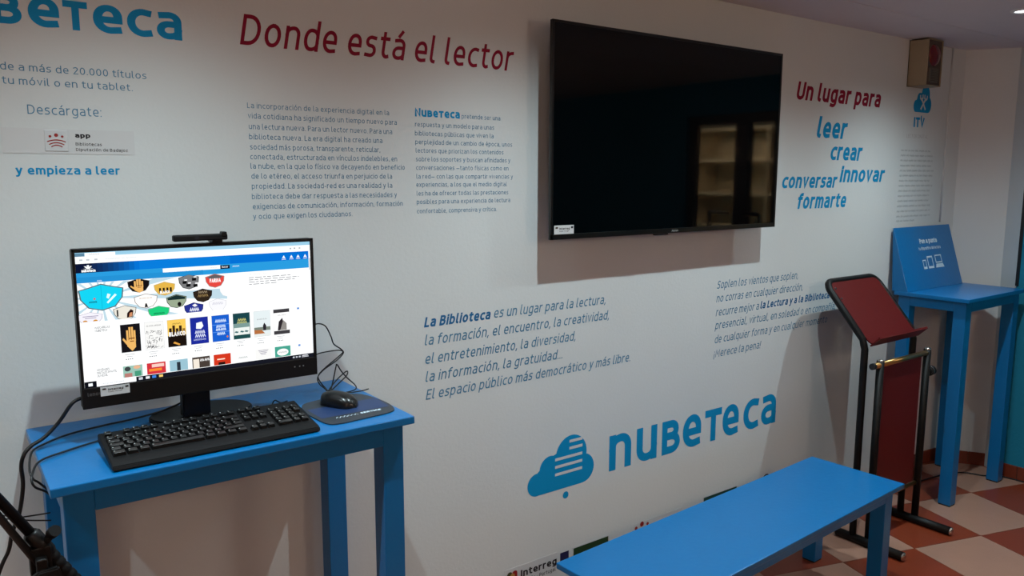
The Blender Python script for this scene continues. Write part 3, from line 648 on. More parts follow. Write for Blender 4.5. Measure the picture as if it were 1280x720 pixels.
# ---------------------------------------------------------------- computer
DT = 1.07
pc = thing('computer', 'black all-in-one computer with lit screen showing a library website', 'computer', (.515, -.11, DT))
MX0, MX1, MZ0, MZ1, MY = .2405, .7875, 1.153, 1.510, -.22
obj('casing', newbox((MX0, MY, MZ0), (MX1, MY+.028, MZ1), .004), M_BLACK, pc)
obj('rear_housing', newbox((MX0+.07, MY+.028, MZ0+.02), (MX1-.07, MY+.05, MZ0+.25), .01), M_BLACKM, pc)
bm = bmesh.new(); prism(bm, [(.46, MY+.04, 1.20), (.46, MY+.04, DT+.012), (.46, MY+.075, DT+.012), (.46, MY+.06, 1.20)], (.065, 0, 0))
bmesh.ops.bevel(bm, geom=list(bm.edges), offset=.003, segments=2, affect='EDGES'); obj('neck', bm, M_BLACK, pc)
bm = bmesh.new(); el = ngon((.517, -.125, DT+.0005), .124, .085, (1, 0, 0), (0, 1, 0), 40); prism(bm, el, (0, 0, .009)); 
bmesh.ops.bevel(bm, geom=[e for e in bm.edges if e.verts[0].co.z > DT+.005 and e.verts[1].co.z > DT+.005], offset=.003, segments=2, affect='EDGES'); obj('base', bm, M_BLACK, pc)
# screen picture
me_m = bpy.data.materials.new('screen_picture'); me_m.use_nodes = True; nt = me_m.node_tree; nt.nodes.clear()
oo = nt.nodes.new('ShaderNodeOutputMaterial'); em = nt.nodes.new('ShaderNodeEmission'); at = nt.nodes.new('ShaderNodeAttribute'); at.attribute_name = 'Col'
em.inputs['Strength'].default_value = 1.12; nt.links.new(at.outputs['Color'], em.inputs['Color']); nt.links.new(em.outputs[0], oo.inputs[0])
SX, SZ, SW, SH = .247, 1.502, .532, .301
bm = bmesh.new(); cl = bm.loops.layers.float_color.new('Col')
def s3d(lay): return lambda p: Vector((SX+p.x*SW, MY-.0004-.00012*lay, SZ-p.y*SH))
def c4(c): return (*lin(c), 1)
def R(x0, y0, x1, y1, c, lay=1): poly(bm, [(x0, y1), (x1, y1), (x1, y0), (x0, y0)], s3d(lay), col=c4(c), cl=cl)
def PG(pts, c, lay=2): poly(bm, [(x, y) for x, y in pts], s3d(lay), col=c4(c), cl=cl)
LEGIBLE = ('nubeteca', 'BLANCO', 'FARINA', 'MASCARILLAS', 'NUBETECA', 'NOVEDADES', 'DIGITALES INFANTIL', 'JUVENIL', 'Buscar')
def TX(s, x0, x1, y, h, c, lay=3, t=.2):
    if s in LEGIBLE:
        text(bm, s, ((0, MY-.0004-.00012*lay, 0), (1, 0, 0), (0, 0, 1), (0, -1, 0)), SX+x0*SW, SX+x1*SW, SZ-y*SH, h*SH, t=t, nq=2, col=c4(c), cl=cl); return
    n = sum(len(q) for q in s.split(' ')); x = x0; u_ = (x1-x0)/max(1, len(s))      # too small to read in the photograph: word-length squiggles
    for q in s.split(' '):
        L = u_*len(q); m_ = 2*len(q)
        ribbon(bm, [(SX+(x+L*i/m_)*SW, SZ-(y-(h if i % 2 else 0))*SH) for i in range(m_+1)], max(.0002, h*SH*t*.55), lambda p: Vector((p.x, MY-.0004-.00012*lay, p.y)), cap=False, col=c4(c), cl=cl); x += L+u_
R(0, 0, 1, 1, (252, 254, 254), 0)
R(0, 0, 1, .028, (150, 200, 225)); R(.0, .004, .035, .028, (90, 130, 155), 2); R(.036, .004, .15, .03, (250, 252, 255), 2); R(0, .028, 1, .075, (246, 250, 252))
TX('Nubeteca', .05, .09, .02, .008, (150, 150, 150)); TX('plataforma de lectura', .11, .23, .058, .009, (190, 190, 190), t=.15)
for x in (.015, .04, .07): R(x, .048, x+.012, .06, (190, 195, 200), 2)
for x in (.90, .92, .945): R(x, .045, x+.008, .057, (170, 175, 180), 2)
n = 12
for k in range(n): R(k/n*.24, .08, (k+1)/n*.24, .148, tuple(int(a+(b-a)*(k/(n-1))**1.5) for a, b in ((20, 5), (28, 110), (62, 205))) if k > 2 else (12, 20, 50))
R(.24, .08, .62, .148, (8, 120, 212)); R(.62, .08, .992, .148, (4, 108, 205)); R(0, .148, .992, .222, (40, 150, 215)); R(0, .18, .5, .222, (35, 140, 205), 2)
for k in range(5): a = math.pi*(k/4); PG([(.045+.016*math.cos(a)-.004, .118-.026*math.sin(a)), (.045+.016*math.cos(a)+.004, .118-.026*math.sin(a)), (.045+.004, .122), (.045-.004, .122)], (240, 245, 250), 3)
TX('nubeteca', .02, .072, .143, .016, (255, 255, 255), t=.35)
R(.332, .152, .575, .183, (250, 252, 255), 2); R(.575, .155, .617, .185, (14, 20, 40), 2); TX('Buscar', .582, .61, .176, .012, (235, 235, 240)); TX('Avanzada', .63, .66, .174, .010, (235, 245, 255)); TX('catálogo', .53, .56, .172, .007, (170, 170, 170))
for x in (.87, .907, .94, .975): PG([(x-.008, .128), (x, .105), (x+.008, .128)], (245, 250, 255), 3); TX('menú', x-.01, x+.01, .142, .008, (240, 245, 255), t=.3)
TX('Inicio', .075, .092, .217, .010, (240, 245, 255))
# pale rays behind the masks
for k in range(18):
    a = 2*math.pi*k/18; b_ = a+.11
    P = [(.085+.02*math.cos(a), .34+.03*math.sin(a)), (.085+.9*math.cos(a), .34+1.4*math.sin(a)), (.085+.9*math.cos(b_), .34+1.4*math.sin(b_)), (.085+.02*math.cos(b_), .34+.03*math.sin(b_))]
    for h in ((-1, 0, 0), (1, 0, .60), (0, -1, -.224), (0, 1, .515)):
        if P: P = clip(P, *h)
    if len(P) > 2: PG(P, (186, 212, 224), 1)
def mask(cx, cy, w_, h, c, edge=None):
    sh = [(-.5, -.30), (-.28, -.38), (0, -.5), (.28, -.38), (.5, -.30), (.47, .05), (.30, .38), (0, .5), (-.30, .38), (-.47, .05)]
    if edge: PG([(cx+x*w_*1.07, cy+y*h*1.09) for x, y in sh][::-1], edge, 2)
    PG([(cx+x*w_, cy+y*h) for x, y in sh][::-1], c, 3)
mask(.087, .335, .16, .185, (20, 205, 235), (90, 110, 120)); R(.0862, .245, .0875, .425, (15, 150, 185), 4)
PG([(.105, .375), (.11, .385), (.145, .325), (.138, .315)], (225, 250, 255), 4); PG([(.105, .34), (.113, .35), (.122, .318), (.11, .31)], (225, 250, 255), 4)
TX('BIBLIOTECA', .04, .068, .372, .012, (20, 60, 80), 4, t=.3); PG([(.055, .345), (.06, .352), (.066, .343), (.06, .333)], (200, 90, 100), 4)
mask(.232, .268, .082, .10, (20, 16, 18), (60, 60, 60))
def hand(cx, cy, w_, h, lay):
    c = (232, 178, 100)
    PG([(cx-.22*w_, cy+.05*h), (cx+.2*w_, cy+.05*h), (cx+.2*w_, cy+.30*h), (cx+.02*w_, cy+.42*h), (cx-.2*w_, cy+.25*h)][::-1], c, lay)
    for k, (dx, tp) in enumerate(((-.17, -.28), (-.055, -.38), (.06, -.38), (.165, -.26))): R(cx+(dx-.045)*w_, cy+tp*h, cx+(dx+.045)*w_, cy+.1*h, c, lay)
    PG([(cx-.2*w_, cy+.22*h), (cx-.2*w_, cy+.1*h), (cx-.36*w_, cy-.04*h), (cx-.40*w_, cy+.02*h)], c, lay)
    R(cx-.12*w_, cy-.02*h, cx+.16*w_, cy+.015*h, (120, 70, 30), lay+1); R(cx-.06*w_, cy+.08*h, cx+.12*w_, cy+.11*h, (120, 70, 30), lay+1)
hand(.232, .27, .085, .13, 4)
mask(.335, .307, .082, .10, (222, 176, 72), (190, 170, 120)); 
for x in (.312, .327, .342, .356): R(x, .30, x+.008, .335, (30, 20, 14), 4)
TX('BLANCO', .315, .355, .345, .018, (250, 250, 250), 5, t=.35)
mask(.437, .268, .082, .11, (120, 120, 122), (40, 40, 40))
for x, y in ((.41, .26), (.45, .24), (.455, .29), (.425, .285)): R(x, y, x+.018, y+.022, (15, 15, 16), 4); R(x+.008, y-.012, x+.02, y-.002, (240, 240, 240), 4)
mask(.549, .275, .080, .105, (222, 70, 62), (150, 150, 150)); PG([(.515, .245), (.549, .224), (.583, .245), (.57, .258), (.528, .258)][::-1], (95, 92, 95), 4); TX('FARINA', .526, .574, .288, .026, (250, 250, 250), 5, t=.3)
mask(.257, .39, .088, .105, (253, 250, 245), (140, 130, 130)); PG([(.25, .438), (.264, .438), (.259, .408), (.254, .408)], (30, 30, 34), 4); TX('La casa de las', .232, .282, .372, .009, (150, 110, 90), 4)
mask(.381, .412, .080, .10, (150, 165, 140), (50, 55, 55)); PG([(.343, .384), (.381, .364), (.419, .384), (.416, .40), (.346, .40)][::-1], (25, 45, 45), 4); PG([(.392+.008*math.cos(a), .437-.018*math.sin(a)) for a in [k*math.pi/6 for k in range(12)]], (20, 18, 16), 4)
mask(.493, .384, .078, .10, (44, 34, 26), (20, 16, 14)); TX('FUEGO', .472, .515, .395, .02, (170, 140, 90), 4); TX('LINEA', .474, .512, .365, .016, (180, 160, 130), 4)
mask(.172, .466, .085, .105, (228, 224, 212), (110, 110, 110)); R(.14, .44, .146, .49, (25, 25, 25), 4); PG([(.178, .505), (.20, .50), (.205, .455), (.195, .442), (.18, .47)], (40, 20, 18), 4); PG([(.186, .50), (.199, .495), (.2, .465), (.19, .47)], (205, 140, 100), 5)
mask(.306, .487, .083, .095, (30, 200, 120), (120, 160, 140)); TX('Confinados', .285, .328, .50, .012, (15, 90, 55), 4, t=.3)
mask(.452, .487, .078, .098, (40, 50, 140), (30, 36, 90)); TX('LOCOS', .435, .472, .502, .022, (235, 240, 250), 4, t=.35); PG([(.445, .455), (.458, .445), (.468, .462), (.455, .47)], (240, 240, 240), 4)
mask(.556, .472, .074, .10, (240, 240, 244), (205, 205, 212)); TX('PATRIA', .533, .578, .468, .02, (190, 190, 205), 4)
mask(.040, .487, .088, .09, (236, 234, 242), (190, 185, 200)); R(.012, .467, .07, .472, (150, 140, 170), 4); R(.02, .48, .062, .485, (150, 140, 170), 4); 
for x in (.02, .058): PG([(x+.009*math.cos(a), .508-.012*abs(math.sin(a))) for a in [k*math.pi/8 for k in range(9)]], (205, 140, 60), 4)
mask(.60, .36, .06, .09, (250, 250, 250), (238, 236, 234))
R(0, .512, 1, .965, (252, 254, 254), 5)
TX('MI NUEVA WEB', .701, .79, .25, .011, (170, 170, 170), 6, t=.12)
for k, (y, x1) in enumerate(((.275, .90), (.293, .94), (.311, .92), (.33, .83))):
    x = .701; rnd = random.Random(k+40)
    while x < x1:
        L = rnd.uniform(.012, .035); R(x, y-.006, min(x+L, x1), y, (150, 150, 155), 6); x += L+.006
TX('MASCARILLAS', .053, .11, .567, .014, (105, 105, 112), 6, t=.2); TX('NUBETECA', .053, .10, .59, .014, (105, 105, 112), 6, t=.2)
TX('NOVEDADES', .05, .097, .885, .014, (105, 105, 112), 6, t=.2); TX('DIGITALES INFANTIL', .05, .125, .907, .014, (105, 105, 112), 6, t=.2); TX('JUVENIL', .05, .09, .93, .014, (105, 105, 112), 6, t=.2)
cx = [.149, .2435, .3365, .432, .5255, .62, .7155, .809]; CWd, CT, CB = .0765, .556, .768
bases = [(22, 20, 24), (240, 240, 238), (242, 200, 92), (28, 42, 150), (24, 92, 200), (26, 66, 72), (222, 232, 234), (250, 250, 250)]
for x, c in zip(cx, bases): R(x-.001, CT-.002, x+CWd+.001, CB+.002, (190, 192, 196), 6); R(x, CT, x+CWd, CB, c, 7)
hand(cx[0]+.040, .665, .085, .23, 8)
rnd = random.Random(11)
for k in range(60):
    x = cx[1]+rnd.uniform(.006, .066); y = rnd.uniform(.62, .755); a = rnd.uniform(0, 3.14); dx, dy = .006*math.cos(a), .012*math.sin(a)
    PG([(x-dx, y-dy), (x-dx+.0015, y-dy+.004), (x+dx+.0015, y+dy+.003), (x+dx, y+dy)], rnd.choice(((60, 60, 62), (110, 110, 112), (160, 160, 162))), 8)
TX('La isla perdida', cx[1]+.008, cx[1]+.066, .59, .011, (120, 120, 120), 8)
x = cx[2]; R(x, .68, x+CWd, CB, (26, 18, 14), 8); PG([(x+.02, .74), (x+.045, .76), (x+.05, .752), (x+.026, .728)], (225, 160, 70), 9)
for q, h in ((.006, .62), (.02, .60), (.034, .625), (.048, .605), (.062, .63)): R(x+q, h, x+q+.011, .69, (52, 34, 20) if q < .05 else (150, 110, 50), 8)
TX('BLANCO', x+.004, x+.073, .685, .028, (250, 250, 250), 10, t=.3); TX('Negro', x+.02, x+.055, .592, .01, (90, 70, 30), 9)
x = cx[3]; PG([(x+.026, .60), (x+.05, .592), (x+.056, .63), (x+.045, .65), (x+.024, .645)][::-1], (240, 244, 250), 8); TX('JAVIER', x+.02, x+.06, .685, .022, (225, 232, 250), 8, t=.3); TX('NOCHE', x+.02, x+.062, .715, .022, (225, 232, 250), 8, t=.3); TX('y los demás días', x+.012, x+.064, .74, .014, (200, 210, 240), 8)
x = cx[4]; TX('CUADERNO', x+.016, x+.062, .612, .020, (215, 235, 255), 8, t=.35); TX('HISTORIAS', x+.02, x+.058, .655, .018, (215, 235, 255), 8, t=.35); TX('PARA TODOS', x+.018, x+.06, .68, .018, (215, 235, 255), 8, t=.35); TX('VIAJES', x+.022, x+.055, .715, .018, (215, 235, 255), 8, t=.35)
for y in (.63, .69): R(x, y, x+CWd, y+.004, (90, 150, 235), 8)
PG([(x+.066+.004*math.cos(a), .735+.008*math.sin(a)) for a in [k*math.pi/5 for k in range(10)]], (220, 120, 60), 8)
x = cx[5]; R(x, .64, x+CWd, .675, (120, 150, 146), 8); R(x+.002, .675, x+CWd-.002, .735, (230, 236, 232), 8); R(x, .735, x+CWd, CB, (30, 74, 74), 9); TX('MUNDO', x+.022, x+.058, .62, .018, (210, 205, 120), 8, t=.3); TX('INTERIOR', x+.018, x+.062, .64, .014, (200, 205, 130), 9, t=.3)
for q in (.01, .035, .055): PG([(x+q, .70), (x+q+.014, .708), (x+q+.008, .718), (x+q-.006, .712)], (70, 110, 112), 9)
x = cx[6]; R(x, .69, x+CWd, .72, (120, 130, 120), 8); PG([(x, .745), (x, .71), (x+.035, .715), (x+.05, .745)], (176, 108, 62), 9); R(x, .745, x+CWd, CB, (225, 230, 228), 8); PG([(x+.043, .72), (x+.055, .72), (x+.057, .68), (x+.048, .655), (x+.041, .68)], (40, 38, 44), 9); TX('El verano de las', x+.015, x+.06, .628, .010, (150, 150, 150), 8)
x = cx[7]; R(x, CT, x+CWd, .585, (60, 58, 62), 8); R(x, .738, x+CWd, CB, (60, 58, 62), 8); PG([(x+.018, .735), (x+.03, .735), (x+.045, .66), (x+.042, .63), (x+.024, .66)], (45, 40, 44), 8); PG([(x+.03, .735), (x+.062, .735), (x+.062, .68), (x+.046, .65)], (140, 136, 132), 8); TX('Dos vidas', x+.02, x+.06, .612, .010, (150, 150, 150), 8)
for x in cx:
    R(x+.012, .785, x+.05, .789, (170, 172, 176), 6); R(x+.018, .80, x+.042, .804, (175, 178, 182), 6)
    for k in range(4): R(x+.014+k*.008, .819, x+.018+k*.008, .826, (95, 98, 104), 6)
b2 = [(150, 190, 176), (206, 50, 60), (150, 190, 205), (70, 60, 54), (206, 54, 30), (244, 244, 242), (240, 240, 238), (70, 160, 140)]
for x, c in zip(cx, b2): R(x, .874, x+CWd, .962, c, 7)
PG([(cx[0]+.018+.012*math.cos(a), .897+.018*math.sin(a)) for a in [k*math.pi/8 for k in range(16)]], (60, 66, 68), 8); PG([(cx[0]+.055+.014*math.cos(a), .89+.014*math.sin(a)) for a in [k*math.pi/8 for k in range(16)]], (226, 176, 140), 8); R(cx[0]+.005, .93, cx[0]+.035, .962, (180, 120, 112), 8); R(cx[0]+.045, .92, cx[0]+.07, .962, (70, 150, 120), 8)
R(cx[1]+.02, .885, cx[1]+.07, .91, (240, 200, 190), 8); R(cx[1]+.008, .92, cx[1]+.06, .94, (240, 140, 50), 8); R(cx[2]+.03, .893, cx[2]+.045, .962, (40, 50, 60), 8); R(cx[3]+.004, .89, cx[3]+.03, .962, (236, 226, 212), 8)
TX('una casa', cx[3]+.035, cx[3]+.073, .91, .018, (245, 245, 245), 8, t=.3); R(cx[4]+.015, .91, cx[4]+.05, .92, (250, 220, 200), 8); R(cx[4]+.02, .94, cx[4]+.05, .962, (40, 20, 16), 8)
for x in (cx[5], cx[7]): PG([(x+.038+.028*math.cos(a), .925+.03*math.sin(a)) for a in [k*math.pi/8 for k in range(16)]], (250, 250, 250), 8); TX('Cuentos', x+.018, x+.058, .932, .014, (120, 140, 136), 9)
for k in range(4): R(cx[6]+.014+.004*k, .885+.011*k, cx[6]+.062-.004*k, .889+.011*k, (130, 125, 150), 8)
R(.925, .556, .936, .572, (90, 140, 210), 6); R(.925, .876, .936, .892, (90, 140, 210), 6)
R(0, .965, 1, 1, (22, 24, 34), 12); R(.045, .960, .198, 1, (250, 252, 254), 13); R(.0, .955, .045, 1, (14, 16, 24), 13); R(.014, .968, .030, .99, (240, 246, 250), 14); TX('Escribe aquí para buscar', .065, .15, .988, .010, (150, 155, 160), 14, t=.14)
for x, c in ((.208, (200, 205, 215)), (.236, (230, 232, 236)), (.262, (60, 130, 220)), (.29, (240, 200, 110))): R(x, .973, x+.016, .992, c, 13)
for x in (.895, .91, .925): R(x, .976, x+.009, .99, (190, 195, 205), 13)
TX('10:15', .945, .97, .981, .009, (225, 228, 235), 13, t=.3); TX('22.02.2020', .94, .975, .994, .008, (225, 228, 235), 13, t=.3)  if False else R(.94, .976, .972, .981, (215, 218, 225), 13)
R(.94, .986, .975, .991, (215, 218, 225), 13); R(.992, .075, 1, .965, (240, 242, 244), 12); R(.993, .14, .999, .24, (190, 195, 200), 13)
obj('screen', bm, me_m, pc, 'lit screen with a blue web page')
bm = bmesh.new(); b_ = MY-.0012
box(bm, (MX0, b_-.002, MZ1-.006), (MX1, MY+.004, MZ1+.0005), .0008); box(bm, (MX0, b_-.002, MZ0), (MX0+.0055, MY+.004, MZ1), .0008); box(bm, (MX1-.0065, b_-.002, MZ0), (MX1, MY+.004, MZ1), .0008); box(bm, (MX0, b_-.003, MZ0), (MX1, MY+.004, 1.200), .0015)
obj('bezel', bm, M_BLACK, pc)
bm = bmesh.new(); text(bm, 'lenovo', ((0, b_-.0034, 0), (1, 0, 0), (0, 0, 1), (0, -1, 0)), .251, .285, 1.182, .0065, t=.25); obj('maker_lettering', bm, mat('grey_plate_print', (70, 68, 68)), pc)
bm = bmesh.new()
for x in (.725, .738, .748): box(bm, (x, b_-.0036, 1.180), (x+.003, b_-.003, 1.183))
obj('indicator_lights', bm, mat('indicator_grey', (130, 130, 130)), pc)
small_sticker('sticker', 'small white sticker on the lower edge of the computer screen', .277, .337, 1.178, 1.199, b_-.003)
wc = thing('webcam', 'slim black webcam bar clipped on top of the computer screen', 'webcam', (.51, -.21, MZ1))
obj('camera_bar', newbox((.449, -.232, 1.517), (.571, -.212, 1.5315), .003), M_BLACKM, wc)
obj('clip', newbox((.536, -.228, 1.5105), (.560, -.19, 1.520), .002), M_BLACK, wc)
obj('lens_knob', newbox((.557, -.234, 1.526), (.569, -.214, 1.5365), .002), M_BLACK, wc)
bm = bmesh.new(); bm.faces.new([bm.verts.new(p) for p in ngon((.50, -.2325, 1.5245), .0045, .0045, (1, 0, 0), (0, 0, 1), 16)]); obj('lens', bm, mat('lens_glass', (40, 42, 48), rough=.1), wc)

# ---------------------------------------------------------------- keyboard
KX0, KX1, KY0, KY1 = .2585, .703, -.438, -.268
kb = thing('keyboard', 'full-size black keyboard with number pad lying on the blue desk', 'keyboard', ((KX0+KX1)/2, -.35, DT))
KZ = lambda y: DT+.0135+.026*((y-KY0)/(KY1-KY0))          # height of the upper face at y
bm = bmesh.new()
pr = [(KY0, DT+.003), (KY0+.004, DT+.0115), (KY0+.014, KZ(KY0+.014)-.001), (KY1-.006, KZ(KY1)-.001), (KY1, KZ(KY1)-.006), (KY1, DT+.018), (KY0+.02, DT+.001)]
prism(bm, [(KX0, y, z) for y, z in pr], (KX1-KX0, 0, 0)); bmesh.ops.bevel(bm, geom=list(bm.edges), offset=.0015, segments=2, affect='EDGES')
obj('case', bm, M_BLACKM, kb)
for x in (KX0+.03, KX1-.05): obj('rear_foot', newbox((x, KY1-.03, DT), (x+.02, KY1-.024, DT+.022)), M_BLACK, kb)
pitch = .0187; kx = KX0+.0085; slope = math.atan(.026/(KY1-KY0)); key_m = mat('key_plastic', (11, 11, 12), rough=.34, var=.02); keymesh = {}
leg_m = mat('key_print', (150, 152, 150), rough=.5)
YR = [KY1-.020, KY1-.046, KY1-.046-pitch*.96, KY1-.046-pitch*1.92, KY1-.046-pitch*2.88, KY1-.046-pitch*3.84]
lay = [[(0, 1), (2, 1), (3, 1), (4, 1), (5, 1), (6.5, 1), (7.5, 1), (8.5, 1), (9.5, 1), (11, 1), (12, 1), (13, 1), (14, 1)],
       [(i, 1) for i in range(13)]+[(13, 2)], [(0, 1.5)]+[(1.5+i, 1) for i in range(12)]+[(13.75, 1.25)],
       [(0, 1.75)]+[(1.75+i, 1) for i in range(12)]+[(13.75, 1.25)], [(0, 1.25)]+[(1.25+i, 1) for i in range(11)]+[(12.25, 2.75)],
       [(0, 1.5), (1.5, 1.25), (2.75, 1.25), (4, 6), (10, 1.25), (11.25, 1.25), (12.5, 1.25), (13.75, 1.25)]]
for r in range(6):
    ks = list(lay[r])
    if r in (0, 1, 2): ks += [(15.35+i, 1) for i in range(3)]
    if r == 4: ks += [(16.35, 1)]
    if r == 5: ks += [(15.35+i, 1) for i in range(3)]
    if r in (1, 2, 3, 4): ks += [(18.7+i, 1) for i in range(4 if r in (1, 2) else (3 if r == 3 else 4))]
    if r == 5: ks += [(18.7, 2), (20.7, 1), (21.7, 1)]
    for u, wd in ks:
        if wd not in keymesh:
            b3 = bmesh.new(); W2 = wd*pitch-.0022; D2 = pitch*.96-.0022; h = .0085; i_ = .0022
            v = [b3.verts.new(p) for p in ((0, 0, 0), (W2, 0, 0), (W2, D2, 0), (0, D2, 0), (i_, i_*.6, h), (W2-i_, i_*.6, h-.0006), (W2-i_, D2-i_*1.2, h), (i_, D2-i_*1.2, h-.0004))]
            for q in ((4, 5, 6, 7), (0, 1, 5, 4), (1, 2, 6, 5), (2, 3, 7, 6), (3, 0, 4, 7)): b3.faces.new([v[j] for j in q])
            bmesh.ops.bevel(b3, geom=[e for e in b3.edges], offset=.0006, segments=1, affect='EDGES')
            b3.faces.new([b3.verts.new(p) for p in ((i_+.001, D2*.52, h+.0002), (i_+.0035, D2*.52, h+.0002), (i_+.0035, D2*.74, h+.0002), (i_+.001, D2*.74, h+.0002))]).material_index = 1
            mesh = bpy.data.meshes.new('key'); b3.to_mesh(mesh); b3.free(); mesh.materials.append(key_m); mesh.materials.append(leg_m); keymesh[wd] = mesh
        ob = obj('key', None, None, kb, mesh=keymesh[wd]); s_ = (KX1-KX0-.017)/(22.7*pitch)
        y = YR[r]-pitch*.48; p = Vector((kx+u*pitch*s_, y, KZ(y)-.0012)) - Vector(kb['_org'])
        ob.location = p; ob.rotation_euler.x = slope; ob.scale.x = s_
# ---------------------------------------------------------------- mouse and pad
mp = thing('mouse_pad', 'dark rounded mouse pad with blue band and white lettering, under the mouse', 'mouse pad', (.84, -.29, DT))
out = smooth_path([(.728, -.30, DT), (.737, -.392, DT), (.765, -.412, DT), (.83, -.408, DT), (.905, -.400, DT), (.931, -.372, DT), (.938, -.30, DT), (.920, -.205, DT), (.88, -.185, DT), (.80, -.19, DT), (.745, -.215, DT), (.728, -.30, DT)], 5)[:-1]
bm = bmesh.new(); prism(bm, [(v.x, v.y, DT+.0003) for v in out][::-1], (0, 0, .0028)); obj('mat_body', bm, mat('pad_grey', (44, 50, 58), rough=.45, var=.2, scale=60), mp)
PFm = ((0, 0, DT+.0034), (1, 0, 0), (0, 1, 0), (0, 0, 1)); bm = bmesh.new()
poly(bm, [(.742, -.352), (.928, -.352), (.934, -.262), (.740, -.262)], lambda p: Vector((p.x, p.y, DT+.0033))); obj('blue_band', bm, mat('pad_blue', (30, 54, 96), rough=.45), mp)
bm = bmesh.new(); PFm = ((0, 0, DT+.0036), (1, 0, 0), (0, 1, 0), (0, 0, 1)); text(bm, 'SERVICE', PFm, .838, .895, -.372, .0095, t=.3, slant=.25); ribbon(bm, [(.772+.060*i/12, -.373+(.009 if i % 2 else 0)) for i in range(13)], .0008, lambda p: Vector((p.x, p.y, DT+.0036)), cap=False); obj('lettering', bm, M_WPRINT, mp)
ms = thing('mouse', 'black computer mouse resting on the mouse pad', 'mouse', (.825, -.26, DT+.003))
bm = bmesh.new()
NR, NC = 12, 20; rings = []; mc = Vector((.826, -.268, DT+.0035)); ang = math.radians(-62)
for i in range(NR+1):
    f_ = i/NR; x = -.055+.11*f_; wd = .031*(max(0, 1-abs(2*f_-1)**3.2))**.5*(1-.08*math.sin(math.pi*f_)); h = .036*(max(0, 1-abs(2*f_-.86)**2.6/(1.14**2.6)))**.6 if f_ < 1 else 0
    wd = max(wd, .001); h = max(h, .002)
    row = []
    for k in range(NC):
        a = math.pi*k/(NC-1); y = -wd*math.cos(a)*(abs(math.cos(a))**-.25 if abs(math.cos(a)) > .01 else 1); y = max(-wd, min(wd, y)); z = h*math.sin(a)**.7
        p = Vector((x, y, z)); q = Vector((p.x*math.cos(ang)-p.y*math.sin(ang), p.x*math.sin(ang)+p.y*math.cos(ang), p.z))+mc; row.append(bm.verts.new(q))
    rings.append(row)
for a, c in zip(rings, rings[1:]):
    for k in range(NC-1): bm.faces.new((a[k], c[k], c[k+1], a[k+1]))
    bm.faces.new((a[0], a[-1], c[-1], c[0]))
bm.faces.new(rings[0]); bm.faces.new(rings[-1][::-1]); bmesh.ops.recalc_face_normals(bm, faces=bm.faces[:])
obj('shell', bm, mat('mouse_black', (16, 16, 17), rough=.3), ms, smooth=True)
bm = bmesh.new(); d_ = Vector((math.cos(ang), math.sin(ang), 0)); s_ = Vector((-math.sin(ang), math.cos(ang), 0)); wc_ = mc-d_*.03+Vector((0, 0, .028))
tube(bm, [wc_-s_*.003, wc_+s_*.003], .008, 14); obj('scroll_wheel', bm, M_RUBBER, ms)

# ---------------------------------------------------------------- cables
def cable(name, label, paths, r=.0022, group=None):
    bm = bmesh.new()
    for p in paths: tube(bm, smooth_path(p, 6), r, 6)
    return tag(obj(name, bm, M_CABLE), label, 'cable', group)
cable('power_cable', 'thick black cable from the screen over the left edge of the desk and down', [[(.262, -.205, 1.176), (.238, -.20, 1.174), (.220, -.20, 1.163), (.195, -.19, 1.125), (.165, -.19, 1.096), (.140, -.195, 1.084), (.125, -.20, 1.070), (.117, -.20, 1.045), (.117, -.20, 1.0), (.106, -.20, .94), (.090, -.20, .90), (.080, -.20, .86), (.061, -.20, .82), (.03, -.2, .72), (-.02, -.19, .4), (-.1, -.15, .05), (-.2, -.12, .006)]], .0042)
cable('black_cable', 'thin black cable from behind the screen looping over the left edge of the desk', [[(.50, -.13, 1.12), (.44, -.10, 1.09), (.37, -.085, 1.075), (.29, -.10, 1.0745), (.217, -.125, 1.0745), (.165, -.168, 1.0745), (.138, -.21, 1.074), (.126, -.28, 1.06), (.129, -.30, 1.045), (.138, -.30, 1.035), (.148, -.29, 1.02), (.160, -.27, 1.0)]], .0024)
cable('keyboard_cable', 'thin black keyboard cable running left to the desk edge', [[(.50, -.262, 1.09), (.46, -.24, 1.075), (.40, -.215, 1.0745), (.33, -.205, 1.0745), (.267, -.215, 1.0745), (.194, -.250, 1.0745), (.145, -.285, 1.0745), (.127, -.33, 1.065), (.124, -.345, 1.053), (.130, -.345, 1.04), (.146, -.335, 1.025), (.160, -.32, 1.005)]], .0024)
cable('wall_cable', 'pair of thin black cables crossing the wall beside the left desk leg', [[(-.3, -.09, .925), (.02, -.10, .912), (.074, -.10, .906), (.106, -.10, .893), (.14, -.10, .889), (.172, -.10, .887)], [(-.3, -.09, .91), (.02, -.10, .903), (.074, -.10, .898), (.128, -.10, .880), (.172, -.10, .868)]], .0018)
cable('tangled_cable', 'thin black cable from the right side of the screen hanging in a bend', [[(.79, -.185, 1.262), (.827, -.13, 1.268), (.852, -.13, 1.260), (.868, -.13, 1.229), (.876, -.13, 1.206), (.898, -.13, 1.188), (.903, -.13, 1.176), (.882, -.13, 1.158), (.845, -.13, 1.138), (.822, -.14, 1.122), (.822, -.15, 1.105), (.834, -.165, 1.09), (.838, -.18, 1.0745)]], .0018)
cable('tangled_cable', 'thin black cable leaving the screen level and doubling back to the desk', [[(.79, -.185, 1.190), (.83, -.14, 1.188), (.885, -.13, 1.187), (.902, -.13, 1.180), (.880, -.13, 1.163), (.848, -.13, 1.142), (.826, -.135, 1.125), (.826, -.145, 1.11), (.838, -.155, 1.09), (.848, -.165, 1.0745)]], .0018)
